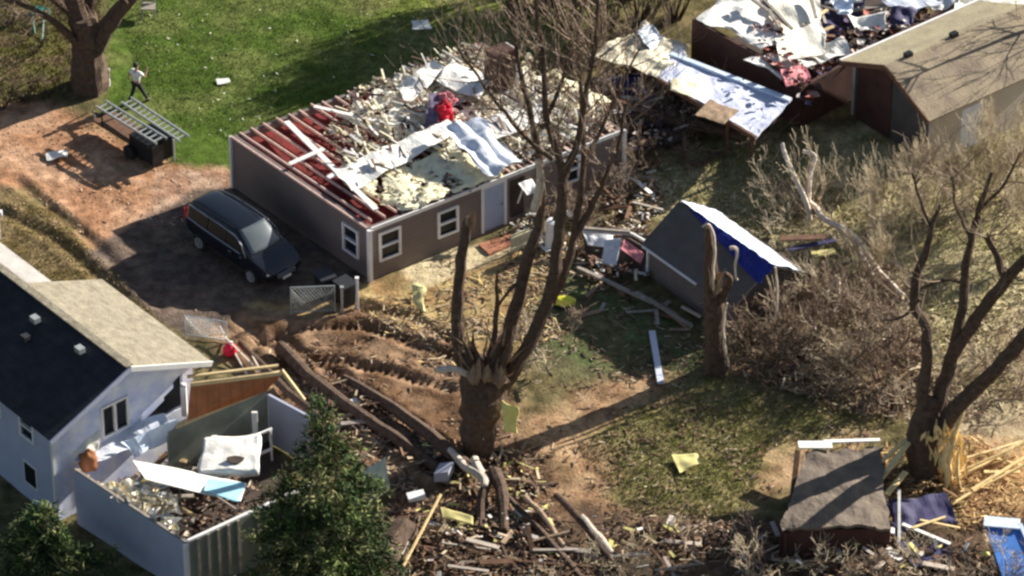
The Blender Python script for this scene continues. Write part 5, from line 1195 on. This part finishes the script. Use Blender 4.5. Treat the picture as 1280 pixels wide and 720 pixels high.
board('white_plank', [(815, 414, .12), (826, 479, .12)], .24, .07, mat('white_plank', (.6, .64, .75), .7, .1), 'white plank lying alone on the dark grass below the shed', 'plank')
yk = thing('yellow_float', 'bright yellow plastic tub lying behind the tall trunks', 'tub', G(706, 388))
mb = MB(); blob(mb, G(706, 382)+UPV*.22, .42, 3, 1.05, .6, .42, .15, 14, 20); mb.build('tub_shell', M['yellow'], yk, smooth=True); mb = MB(); blob(mb, G(704, 384)+UPV*.05, .34, 5, 1.1, .6, .3, .1); mb.build('underside', M['black'], yk)
sheet('yellow_board', Q([(838, 568), (872, 566), (878, 584), (850, 590)], [.2, .25, .15, .1]), M['yellowp'], 'pale yellow torn board lying on the rough grass in the yard', 'board', .1, .2, 61, 12, 10)
sheet('yellow_board', Q([(552, 634), (592, 645), (592, 656), (555, 646)], [.5, .5, .4, .4]), M['yellowp'], 'long pale yellow board below the foot of the thick trunk', 'board', .05, .08, 62)
mb = MB(); p = P(555, 590, .55); mb.box(p, Vector((.26, -.08, .1)), Vector((.1, .3, 0)), UPV*.2); tag(mb.build('grey_box', mat('grey_crate', (.42, .42, .5), .6, .1), None), 'grey violet box wedged left of the foot of the thick trunk', 'box')
mb = MB(); p = P(520, 620, .35); mb.box(p+Vector((0, 0, 0)), Vector((.3, .1, 0)), Vector((-.05, .2, 0)), UPV*.07); tag(mb.build('pale_block', M['white']), 'small pale block in the mud right of the evergreens', 'block')
mb = MB(); mb.box(G(441, 508)+UPV*.12, Vector((.2, .1, 0)), Vector((-.08, .16, .03)), UPV*.08); tag(mb.build('white_block', M['white']), 'small white block on the muddy slope above the tallest evergreen', 'block')
sheet('grass_sheet', Q([(514, 26), (536, 24), (540, 36), (516, 38)], .06), M['dirtywhite'], 'pale oval sheet lying on the far lawn near the dark thicket', 'sheet', .06, .12, 63, 12, 8)
sheet('lawn_scrap', Q([(270, 99), (286, 98), (288, 103), (272, 105)], .08), M['dirtywhite'], 'small pale strip lying alone on the green lawn', 'scrap', .05, .05, 64, 8, 4)
sheet('dirt_scrap', Q([(58, 190), (82, 188), (86, 198), (62, 199)], .12), M['dirtywhite'], 'white crumpled scrap lying on the orange dirt', 'scrap', .18, .12, 65, 12, 8)
sheet('lemon_scrap', Q([(512, 352), (530, 354), (530, 392), (516, 380)], [.5, .5, .1, .1]), M['yellowp'] if 0 else mat('cream_foam', (.66, .58, .28), .9, .2, 3, .5), 'pale yellow shredded foam on the straw near the front wall', 'foam', .2, .2, 66, 12, 12)
# small grey frame thing at the top
tf = thing('garden_chair', 'grey tangled garden chair on the lawn beside the thick upper left tree', 'chair', G(186, 24)); mb = MB()
c = G(186, 20)
for x, y in ((-.25, -.25), (.25, -.25), (.25, .25), (-.25, .25)): mb.beam(c+Vector((x, y, 0)), c+Vector((x, y, .45 if y < 0 else .95)), .05, .05)
mb.build('legs', M['alu'], tf); mb = MB(); mb.box(c+UPV*.46, Vector((.28, 0, 0)), Vector((0, .27, 0)), UPV*.03); mb.build('seat', M['plankg'], tf)
mb = MB(); mb.box(c+UPV*.75+Vector((0, .26, 0)), Vector((.26, 0, 0)), Vector((0, .025, 0)), UPV*.18); mb.build('backrest', M['plankg'], tf)
tl = thing('teal_frame', 'teal tubular chair frame lying on the brown grass in the upper left', 'chair', G(52, 40)); mb = MB()
pts = [G(40, 28)+UPV*.5, G(48, 22)+UPV*.6, G(62, 24)+UPV*.5, G(60, 30)+UPV*.1]; mb.tube(pts, .04, 6); mb.tube([G(40, 28)+UPV*.5, G(44, 44)+UPV*.05], .035, 6); mb.tube([G(56, 24)+UPV*.5, G(53, 50)+UPV*.05], .03, 6); mb.build('tube_frame', M['teal'], tl)
mb = MB(); rnd_sheet(mb, [G(42, 30)+UPV*.5, G(58, 28)+UPV*.5, G(58, 24)+UPV*.55, G(46, 24)+UPV*.6], 6, 5, .04, 2, 3, .03); mb.build('seat', M['teal'], tl, solid=.02)
for k, (a_, b_) in enumerate([((0, 262), (2, 300))]):
    mb = MB(); p = G(0, 300); mb.tube([p, p+UPV*1.2], .05, 6); mb.box(p+UPV*1.25, Vector((.16, 0, 0)), Vector((0, .1, 0)), UPV*.1); tag(mb.build('mailbox_post', M['white']), 'white topped post at the left edge above the grey rear roof', 'post')

# ---- torn roof slab and timber heap, lower right
rs = thing('torn_roof_slab', 'grey tilted roof slab torn off and dropped beside the splintered tree', 'roof slab', P(1040, 665, 0))
q = [P(1008, 566, 1.5), P(1100, 560, 1.25), P(1112, 662, 1.0), P(974, 664, 1.35)]
mb = MB(); n_ = 16
def fn(u, v):
    p = q[0]*(1-u)*(1-v)+q[1]*u*(1-v)+q[2]*u*v+q[3]*(1-u)*v
    e = .2 if u in (0, 1) or v in (0, 1) else 0
    return p+UPV*(.10*noise.noise(p*1.3)+.14*math.sin(u*3)*v+.03*noise.noise(p*4))+Vector((e*noise.noise(p*2.3), e*noise.noise(p*2.9+Vector((5, 0, 0))), 0))
n_ = 28; mb.grid(fn, n_, n_); mb.build('shingle_face', mat('slab_shingle', (.22, .175, .13), .9, .3, 1.6, .6, 8, col2=(.11, .085, .07)), rs, solid=.12)
for a_, b_, lb_ in ((q[0], q[3], 0), (q[3], q[2], 1)):
    mb = MB(); i_ = (q[1]-q[0]).normalized()*.18 if lb_ == 0 else (q[0]-q[3]).normalized()*.18
    mb.hexa([Z(a_+i_, 0), Z(b_+i_, 0), Z(b_+i_*1.6, 0), Z(a_+i_*1.6, 0), a_+i_-UPV*.12, b_+i_-UPV*.12, b_+i_*1.6-UPV*.12, a_+i_*1.6-UPV*.12]); mb.build('side_wall', M['brownwall'], rs)
mb = MB(); mb.beam(P(998, 556, 1.65), P(1040, 556, 1.6), .4, .05); mb.beam(P(1030, 552, 1.6), P(1100, 550, 1.5), .16, .06); mb.build('edge_board', M['dirtywhite'], rs)
for (xa, ya, za, xb, yb, zb) in ((997, 566, .9, 990, 630, .1), (1102, 575, .8, 1106, 650, .1)):
    mb = MB(); a = P(xa, ya, za); b = P(xb, yb, zb); mb.beam(a, b, .2, .35); mb.build('rafter_end', M['plankb'], rs)
tb = [((1085, 592, 1.1), (1138, 545, 1.4), .14), ((1100, 600, 1.0), (1136, 553, 1.5), .18), ((1090, 606, .8), (1128, 572, 1.0), .12), ((1108, 618, .9), (1132, 590, .9), .2)]
for a_, b_, w_ in tb: board('splintered_timber', [a_, b_], w_, .07, M['splinter'], 'yellow broken timber leaning between the grey slab and the splintered tree', 'timber', 'timbers left of the splintered tree')
for a_, b_, w_ in [((1195, 600, .3), (1290, 545, .6), .12), ((1200, 575, .6), (1300, 545, .5), .10), ((1215, 612, .3), (1300, 560, .5), .12), ((1230, 590, .3), (1275, 590, .3), .14), ((1235, 605, .2), (1290, 575, .5), .09), ((1200, 590, .5), (1285, 552, .8), .08), ((1190, 630, .2), (1240, 600, .3), .1), ((1240, 572, .4), (1300, 588, .3), .09)]:
    board('splintered_timber', [a_, b_], w_, .06, M['splinter'], 'yellow broken timber fanned out right of the splintered tree', 'timber', 'timbers right of the splintered tree')
for a_, b_, w_, m_, lb in [((1108, 615, .9), (1104, 652, .3), .09, 'peeled', 'pale upright stake at the right edge of the grey slab'), ((1124, 612, .9), (1124, 690, .2), .1, 'dirtywhite', 'long white stake right of the grey slab'), ((1128, 655, .5), (1188, 680, .3), .14, 'dirtywhite', 'white board lying over the violet tarp'), ((1140, 660, .5), (1182, 646, .5), .1, 'splinter', 'yellow stick above the white board on the violet tarp'), ((1150, 650, .5), (1200, 660, .4), .08, 'splinter', 'thin yellow stick next to the violet tarp'), ((1100, 660, .6), (1118, 664, .5), .3, 'dirtywhite', 'white chunk at the lower right corner of the grey slab'), ((1108, 686, .2), (1126, 700, .2), .3, 'dirtywhite', 'white scrap on the dark ground below the white stake'), ((1104, 672, .3), (1126, 672, .3), .1, 'splinter', 'short yellow crosspiece on the long white stake')]:
    board('loose_board', [a_, b_], w_, .05, M[m_], lb)
sheet('violet_tarp', Q([(1108, 628), (1180, 620), (1196, 650), (1118, 672)], [.6, .5, .4, .3]), M['purple'], 'dark violet tarp crumpled right of the grey slab', 'tarp', .12, .3, 71, 18, 14)
sheet('violet_tarp', Q([(1120, 680), (1180, 672), (1196, 708), (1140, 706)], [.35, .3, .2, .2]), M['purple'], 'lower violet tarp near the bottom edge', 'tarp', .15, .2, 73, 16, 12)
bp_ = thing('loose_sheet', 'blue panel with a pale edge standing at the bottom right corner', 'panel', P(1270, 700, 0))
q = [P(1230, 652, 1.0), P(1275, 656, 1.0), P(1310, 735, .4), P(1258, 735, .4)]
mb = MB(); mb.slab(q, .08); mb.build('panel', M['blue'], bp_); mb = MB(); mb.beam(q[0]+UPV*.02, q[1]+UPV*.02, .55, .06); mb.beam(q[1]+UPV*.04, q[2]+UPV*.04, .14, .06); mb.build('edge', M['tarpw'], bp_)

# ---- fallen tree top tangle between the shed and the right tree
def tangle(poly, n, L, label, name='fallen_branches', m='twigp', r=.04, seed=0, dep=2, group='fallen branches heaped right of the shed'):
    random.seed(seed)
    for k, (a_, b_) in enumerate(sample(poly, n)):
        p = P(a_, b_, U(.1, .7)); t = thing('fallen_branch', label, 'branch', p, group); th = U(0, 6.28); d = Vector((math.cos(th), math.sin(th), U(0, .6)))
        mb = MB(); n_ = 5; path = [Vector(p)]
        for i in range(n_):
            d = (d+Vector((U(-1, 1), U(-1, 1), U(-.6, .6)))*.35).normalized(); path.append(path[-1]+d*L*U(.7, 1.2)/n_)
            if path[-1].z < .05: path[-1].z = .08
        rr = [r*U(.7, 1.5)*(1-i*.15) for i in range(n_+1)]; mb.tube(path, rr, 5); mb.build('limb', M['barkp' if random.random() < .6 else 'bark'], t)
        mb = MB(); twig_along(mb, path, rr, 12, L*.5, dep, .1, .15, .02, 3, .008); mb.build('twigs', M[m if random.random() < .7 else 'twig'], t)
for k, (px, py, h, n) in enumerate([(948, 448, 1.9, 14), (1000, 446, 2.2, 16), (1055, 452, 2.3, 16), (1105, 478, 2.2, 16), (1080, 410, 2.0, 14), (985, 395, 1.8, 12)]):
    shrub(px, py, h, 1.1, n, mat('brown_twig', (.15, .10, .07), .95, .3, 4), ['brown brush clump nearest the snapped trunk in the branch heap', 'brown brush clump at the front middle of the branch heap', 'tall brown brush clump at the front of the branch heap', 'brown brush clump closest to the splintered tree', 'brown brush clump at the back right of the branch heap', 'brown brush clump behind the shed corner'][k], 'brush_clump', 'brush', 'brown brush in the branch heap', 3, .03, 3, .15, .011)
tangle([(930, 370), (1000, 330), (1060, 300), (1130, 400), (1140, 500), (1020, 470), (940, 440)], 42, 1.9, 'fallen pale branch in the heap of broken limbs right of the shed', seed=5)
tangle([(980, 210), (1050, 230), (1080, 300), (1000, 290)], 9, 1.6, 'fallen branch on the pale grass between the shed and the barn', seed=8, group='fallen branches between shed and barn')
tangle([(740, 690), (860, 672), (1000, 690), (1280, 700), (1280, 740), (660, 740)], 24, 1.5, 'fallen branch in the dark brush along the bottom edge', seed=11, group='fallen branches along the bottom edge')
tangle([(640, 250), (780, 210), (800, 260), (700, 300)], 12, 1.2, 'fallen branch heaped against the right part of the taupe wall', seed=14, group='fallen branches against the taupe wall', m='twig')
tangle([(740, 130), (880, 120), (960, 170), (800, 200)], 16, 1.8, 'fallen branch over the dark debris pile behind the taupe house', seed=17, group='fallen branches on the dark debris pile', m='twig')
tangle([(640, 425), (760, 410), (720, 470), (650, 470)], 6, 1.1, 'small fallen branch on the shaded soil right of the thick trunk', seed=20, group='fallen branches right of the trunk')
tangle([(1180, 420), (1290, 400), (1290, 560), (1190, 560)], 12, 1.3, 'fallen branch under the bent limbs at the right edge', seed=23, group='fallen branches under the bent limbs')
random.seed(123)
for k, s_ in enumerate([[(978, 180, 2.5, 2.4), (990, 215, 3, 2.0), (1005, 245, 3.5, 1.5), (1012, 275, 4, .6)], [(1005, 188, 2.5, 2.6), (1020, 195, 2.5, 2.4), (1012, 220, 3, 1.8), (1010, 250, 3, 1.2)], [(1010, 250, 4, 1.0), (1035, 275, 4, 1.0), (1070, 300, 5, .8), (1100, 340, 4, .6), (1130, 370, 3, .4)], [(1060, 300, 3, 1), (1085, 330, 3, .8), (1092, 350, 2.4, .4)], [(1010, 330, 3, 1.2), (1018, 355, 3, .9), (1008, 385, 3, .6), (1030, 430, 3, .3)], [(1030, 375, 3, .8), (1045, 345, 3.5, 1.3), (1048, 372, 2.4, .9), (1040, 392, 2, .6)]]):
    logt('pale_limb', [(x, y, r_, z) for x, y, r_, z in s_], ['twisted pale limb reaching up over the shaded grass', 'hooked pale limb next to the twisted one', 'long pale limb running down right from the blue tarp end', 'short pale fork below the long pale limb', 'wavy pale limb dropping into the branch heap', 'looped pale limb in the branch heap'][k], 'peeled', 'branch', None, 6, .08)
logt('fallen_log', [(760, 150, 9, .8), (830, 148, 9, .9), (880, 158, 8, .8), (930, 172, 6, .5)], 'brown fallen trunk lying along the foot of the mottled roof panel', 'bark')
logt('fallen_log', [(838, 180, 4, .6), (870, 205, 4, .4), (900, 190, 3, .3)], 'thin bent trunk on the grass below the mottled roof panel', 'bark')

# ---- loose boards
random.seed(321)
def boards(poly, n, label, group, mats, z=(.1, .4), L=(.6, 2.2), name='loose_board', cat='board'):
    for a_, b_ in sample(poly, n):
        p = P(a_, b_, 0); p.z = gz(p)+U(*z); th = U(0, 6.28); d = Vector((math.cos(th), math.sin(th), U(-.08, .25)))*U(*L)/2
        if p.z+d.z < .1 or p.z-d.z < .05: d.z = 0
        mb = MB(); mb.beam(p-d, p+d, U(.07, .24), U(.03, .06), up=Vector((U(-.3, .3), U(-.3, .3), 1))); tag(mb.build(name, M[random.choice(mats)]), label, cat, group)
boards([(640, 250), (790, 190), (830, 240), (800, 290), (700, 310), (650, 300)], 26, 'loose board in the rubble heaped along the right part of the taupe wall', 'boards along the taupe wall', ['plankg', 'plankb', 'dirtywhite', 'plank'])
boards([(740, 90), (850, 90), (870, 150), (800, 190), (745, 160)], 26, 'broken board sticking out of the dark rubble behind the roofless house', 'boards in the dark rubble', ['plankg', 'plankb', 'dirtywhite', 'barkp'], (.6, 1.3))
boards([(960, 60), (1080, 15), (1180, 15), (1040, 80), (1010, 120)], 30, 'broken board in the rubble between the wrecked brown house and the barn', 'boards between wrecked house and barn', ['plankg', 'plankb', 'dirtywhite', 'plank', 'joist'], (1.8, 2.5))
boards([(500, 670), (800, 670), (1000, 690), (1280, 690), (1280, 725), (500, 725)], 34, 'weathered board in the dark brush along the bottom edge', 'boards along the bottom edge', ['plankg', 'plankb', 'plankb', 'barkp', 'peeled'], (.1, .5))
boards([(380, 460), (560, 560), (600, 590), (480, 600), (380, 510)], 14, 'broken board on the muddy slope by the long dark logs', 'boards on the muddy slope', ['plankg', 'plankb', 'barkp'], (.1, .3), (.4, 1.3))
boards([(720, 330), (860, 390), (880, 440), (760, 420), (700, 360)], 12, 'broken board on the shaded ground below the lean-to', 'boards below the lean-to', ['plankg', 'plankb', 'barkp'], (.05, .2), (.4, 1.2))
boards([(150, 590), (230, 600), (330, 605), (325, 640), (235, 668), (160, 640)], 16, 'broken board among the rubble inside the roofless wing', 'boards inside the roofless wing', ['plankg', 'plankb', 'dirtywhite', 'plank'], (.8, 1.2), (.5, 1.4))

# ---- litter zones
W_ = [(.75, .72, .68), (.7, .62, .45)]; BR = [(.14, .08, .05), (.22, .13, .08), (.08, .05, .04)]; PALE = [(.38, .29, .19), (.46, .37, .26), (.28, .19, .12)]
heap('debris_pile', 'dark heap of wet rubble behind the far corner of the roofless house', 'rubble', [(735, 100), (800, 70), (850, 100), (870, 140), (850, 180), (780, 190), (750, 160)], 1300, .1, 1.3, .05, .28, [(.10, .06, .045), (.16, .10, .07), (.04, .04, .09), (.28, .18, .12), (.06, .05, .05), (.5, .42, .36)], .2)
sheet('dark_blue_cushion', Q([(762, 100), (800, 92), (812, 118), (772, 122)], [1.3, 1.3, 1.0, 1.0]), mat('navy_cloth', (.03, .035, .12), .8, .3, 3), 'dark navy cushion on the dark rubble behind the roofless house', 'cushion', .2, .15, 81)
sheet('red_scrap', Q([(792, 76), (815, 74), (818, 88), (796, 88)], [1.6, 1.6, 1.4, 1.4]), mat('salmon', (.5, .18, .12), .8, .3, 3), 'salmon red cloth scrap on the dark rubble below the white folded sheet', 'scrap', .2, .1, 83)
litter('lawn_litter', 'tiny pale scraps dotted over the green lawn', 'scraps', [(150, 0), (600, 0), (400, 110), (290, 170), (230, 180), (200, 100)], 170, [(.6, .62, .4), (.4, .5, .15), (.7, .68, .6)], (.04, .09), (1, 2.5), .05, clump=.8)
litter('dirt_clods', 'clods and chips over the bare orange dirt', 'clods', [(-20, 140), (100, 140), (290, 230), (280, 260), (110, 320), (-20, 250)], 900, [(.44, .27, .16), (.3, .17, .1), (.5, .36, .25)], (.03, .09), (1, 3), .03)
litter('yard_litter', 'leaf litter, chips and twigs over the churned yard', 'leaf litter', [(300, 400), (460, 350), (700, 300), (860, 400), (1000, 470), (1100, 540), (900, 660), (600, 700), (430, 600)], 6500, PALE+BR+BR, (.03, .10), (1, 6), .05)
litter('straw_litter', 'straw and pale wood shreds near the front wall', 'straw', [(440, 370), (640, 290), (740, 300), (700, 420), (560, 470), (470, 420)], 2600, PALE+[(.6, .45, .2), (.25, .15, .08)], (.03, .09), (2, 9), .06)
litter('field_litter', 'dry grass clumps and twigs over the pale field', 'dry grass', [(790, 190), (1000, 240), (1290, 180), (1290, 560), (1180, 520), (1050, 420), (940, 330), (800, 250)], 6500, [(.5, .42, .24), (.34, .28, .14), (.22, .15, .09), (.6, .52, .34)], (.03, .09), (2, 9), .06)
litter('field_shade_litter', 'broken twigs and bark under the fallen branches', 'twigs', [(920, 400), (1000, 320), (1120, 330), (1180, 480), (1120, 530), (930, 480)], 3800, BR+PALE, (.03, .1), (2, 10), .35)
litter('brush_litter', 'brush, bark and pale scraps along the bottom edge', 'brush', [(470, 640), (700, 640), (900, 660), (1290, 680), (1290, 760), (430, 760)], 6500, BR+BR+BR+PALE, (.04, .15), (1, 7), .35)
litter('bottom_scraps', 'white torn scraps in the dark brush at the bottom', 'scraps', [(500, 650), (780, 650), (1120, 680), (1290, 690), (1290, 720), (500, 730)], 150, [(.7, .66, .6), (.6, .55, .2), (.5, .45, .4)], (.08, .28), (1, 3), .5, clump=.9)
litter('timber_litter', 'yellow wood shreds around the splintered tree', 'wood shreds', [(1080, 560), (1280, 540), (1290, 640), (1200, 670), (1100, 640)], 1500, [(.65, .45, .2), (.5, .3, .14), (.35, .2, .1)], (.03, .1), (2, 9), .3)
litter('wall_litter', 'mixed rubble heaped along the right part of the taupe wall', 'rubble', [(640, 260), (790, 190), (830, 240), (810, 300), (700, 320), (640, 300)], 1500, PALE+BR+W_, (.05, .16), (1, 5), .25)
litter('kennel_litter', 'white and brown rubble in and below the lean-to', 'rubble', [(720, 285), (815, 300), (815, 345), (860, 400), (730, 360)], 500, BR+BR+W_, (.06, .2), (1, 5), .4)
litter('slope_litter', 'pale chips and sticks on the mud beside the logs', 'chips', [(380, 440), (560, 560), (600, 600), (480, 620), (360, 500)], 900, PALE+BR, (.05, .13), (1, 6), .2)
litter('driveway_leaves', 'scattered leaves on the shaded driveway', 'leaves', [(110, 320), (260, 240), (460, 350), (240, 420)], 260, BR+PALE[2:], (.03, .07), (1, 2), .02)
litter('tree_foot_litter', 'torn roots and scraps around the foot of the thick trunk', 'scraps', [(500, 560), (660, 570), (700, 650), (520, 680)], 900, BR+PALE+[(.6, .55, .2)], (.05, .16), (1, 7), .35)
GR = [(.085, .13, .025), (.10, .15, .032), (.14, .18, .045), (.2, .21, .075)]
grass('lawn_grass', 'short green lawn grass behind the taupe house', [(130, -10), (640, -10), (560, 60), (300, 180), (200, 150)], 24000, GR, (.03, .08))
grass('yard_grass', 'rough green and straw grass in the yard below the shed', [(720, 560), (860, 470), (1000, 460), (1110, 520), (960, 560), (930, 650), (790, 640)], 16000, [(.12, .14, .04), (.16, .18, .05)]+[(.3, .26, .11), (.24, .2, .09), (.34, .28, .14)], (.05, .14))
grass('field_grass', 'pale dry grass on the field at the right', [(790, 190), (1290, 150), (1290, 500), (1180, 480), (1050, 400), (930, 320)], 18000, [(.42, .36, .2), (.3, .26, .12), (.2, .2, .08), (.5, .44, .28)], (.06, .2))
grass('left_grass', 'brown green grass around the upper left tree', [(-20, -10), (130, -10), (110, 120), (-20, 130)], 7000, [(.14, .13, .04), (.2, .15, .07), (.1, .11, .03)], (.06, .2))
grass('left_verge', 'olive grass verge left of the driveway', [(-20, 250), (60, 260), (200, 400), (60, 360), (-20, 330)], 3500, [(.14, .12, .04), (.22, .17, .08), (.3, .24, .12)], (.05, .14))
random.seed(777)
for k, (pts, zs, m_, lb) in enumerate([
  ([(1005, 60), (1050, 48), (1062, 66), (1020, 80)], [2.3, 2.5, 2.2, 2.1], 'dirtywhite', 'white sheet nearest the peak of the barn eave in the rubble'),
  ([(1060, 20), (1110, 15), (1105, 34), (1070, 38)], [2.2, 2.4, 2.1, 2.0], 'dirtywhite', 'white sheet in the middle of the rubble left of the barn roof'),
  ([(1120, 8), (1150, 12), (1140, 28), (1112, 26)], [2.2, 2.2, 2.0, 2.0], 'purple', 'violet sheet in the rubble just behind the barn eave'),
  ([(1150, -8), (1210, -12), (1200, 8), (1160, 12)], [2.2, 2.2, 2.0, 2.0], 'dirtywhite', 'white sheet cut by the top edge above the barn roof'),
  ([(975, 88), (1005, 80), (1012, 100), (985, 112)], [2.4, 2.4, 2.1, 2.1], 'pink', 'pinkish torn sheet at the near corner of the wrecked brown house')]):
    sheet('torn_sheet', Q(pts, zs), M[m_], lb, 'sheet', .25, .25, 300+k*7, 14, 10)
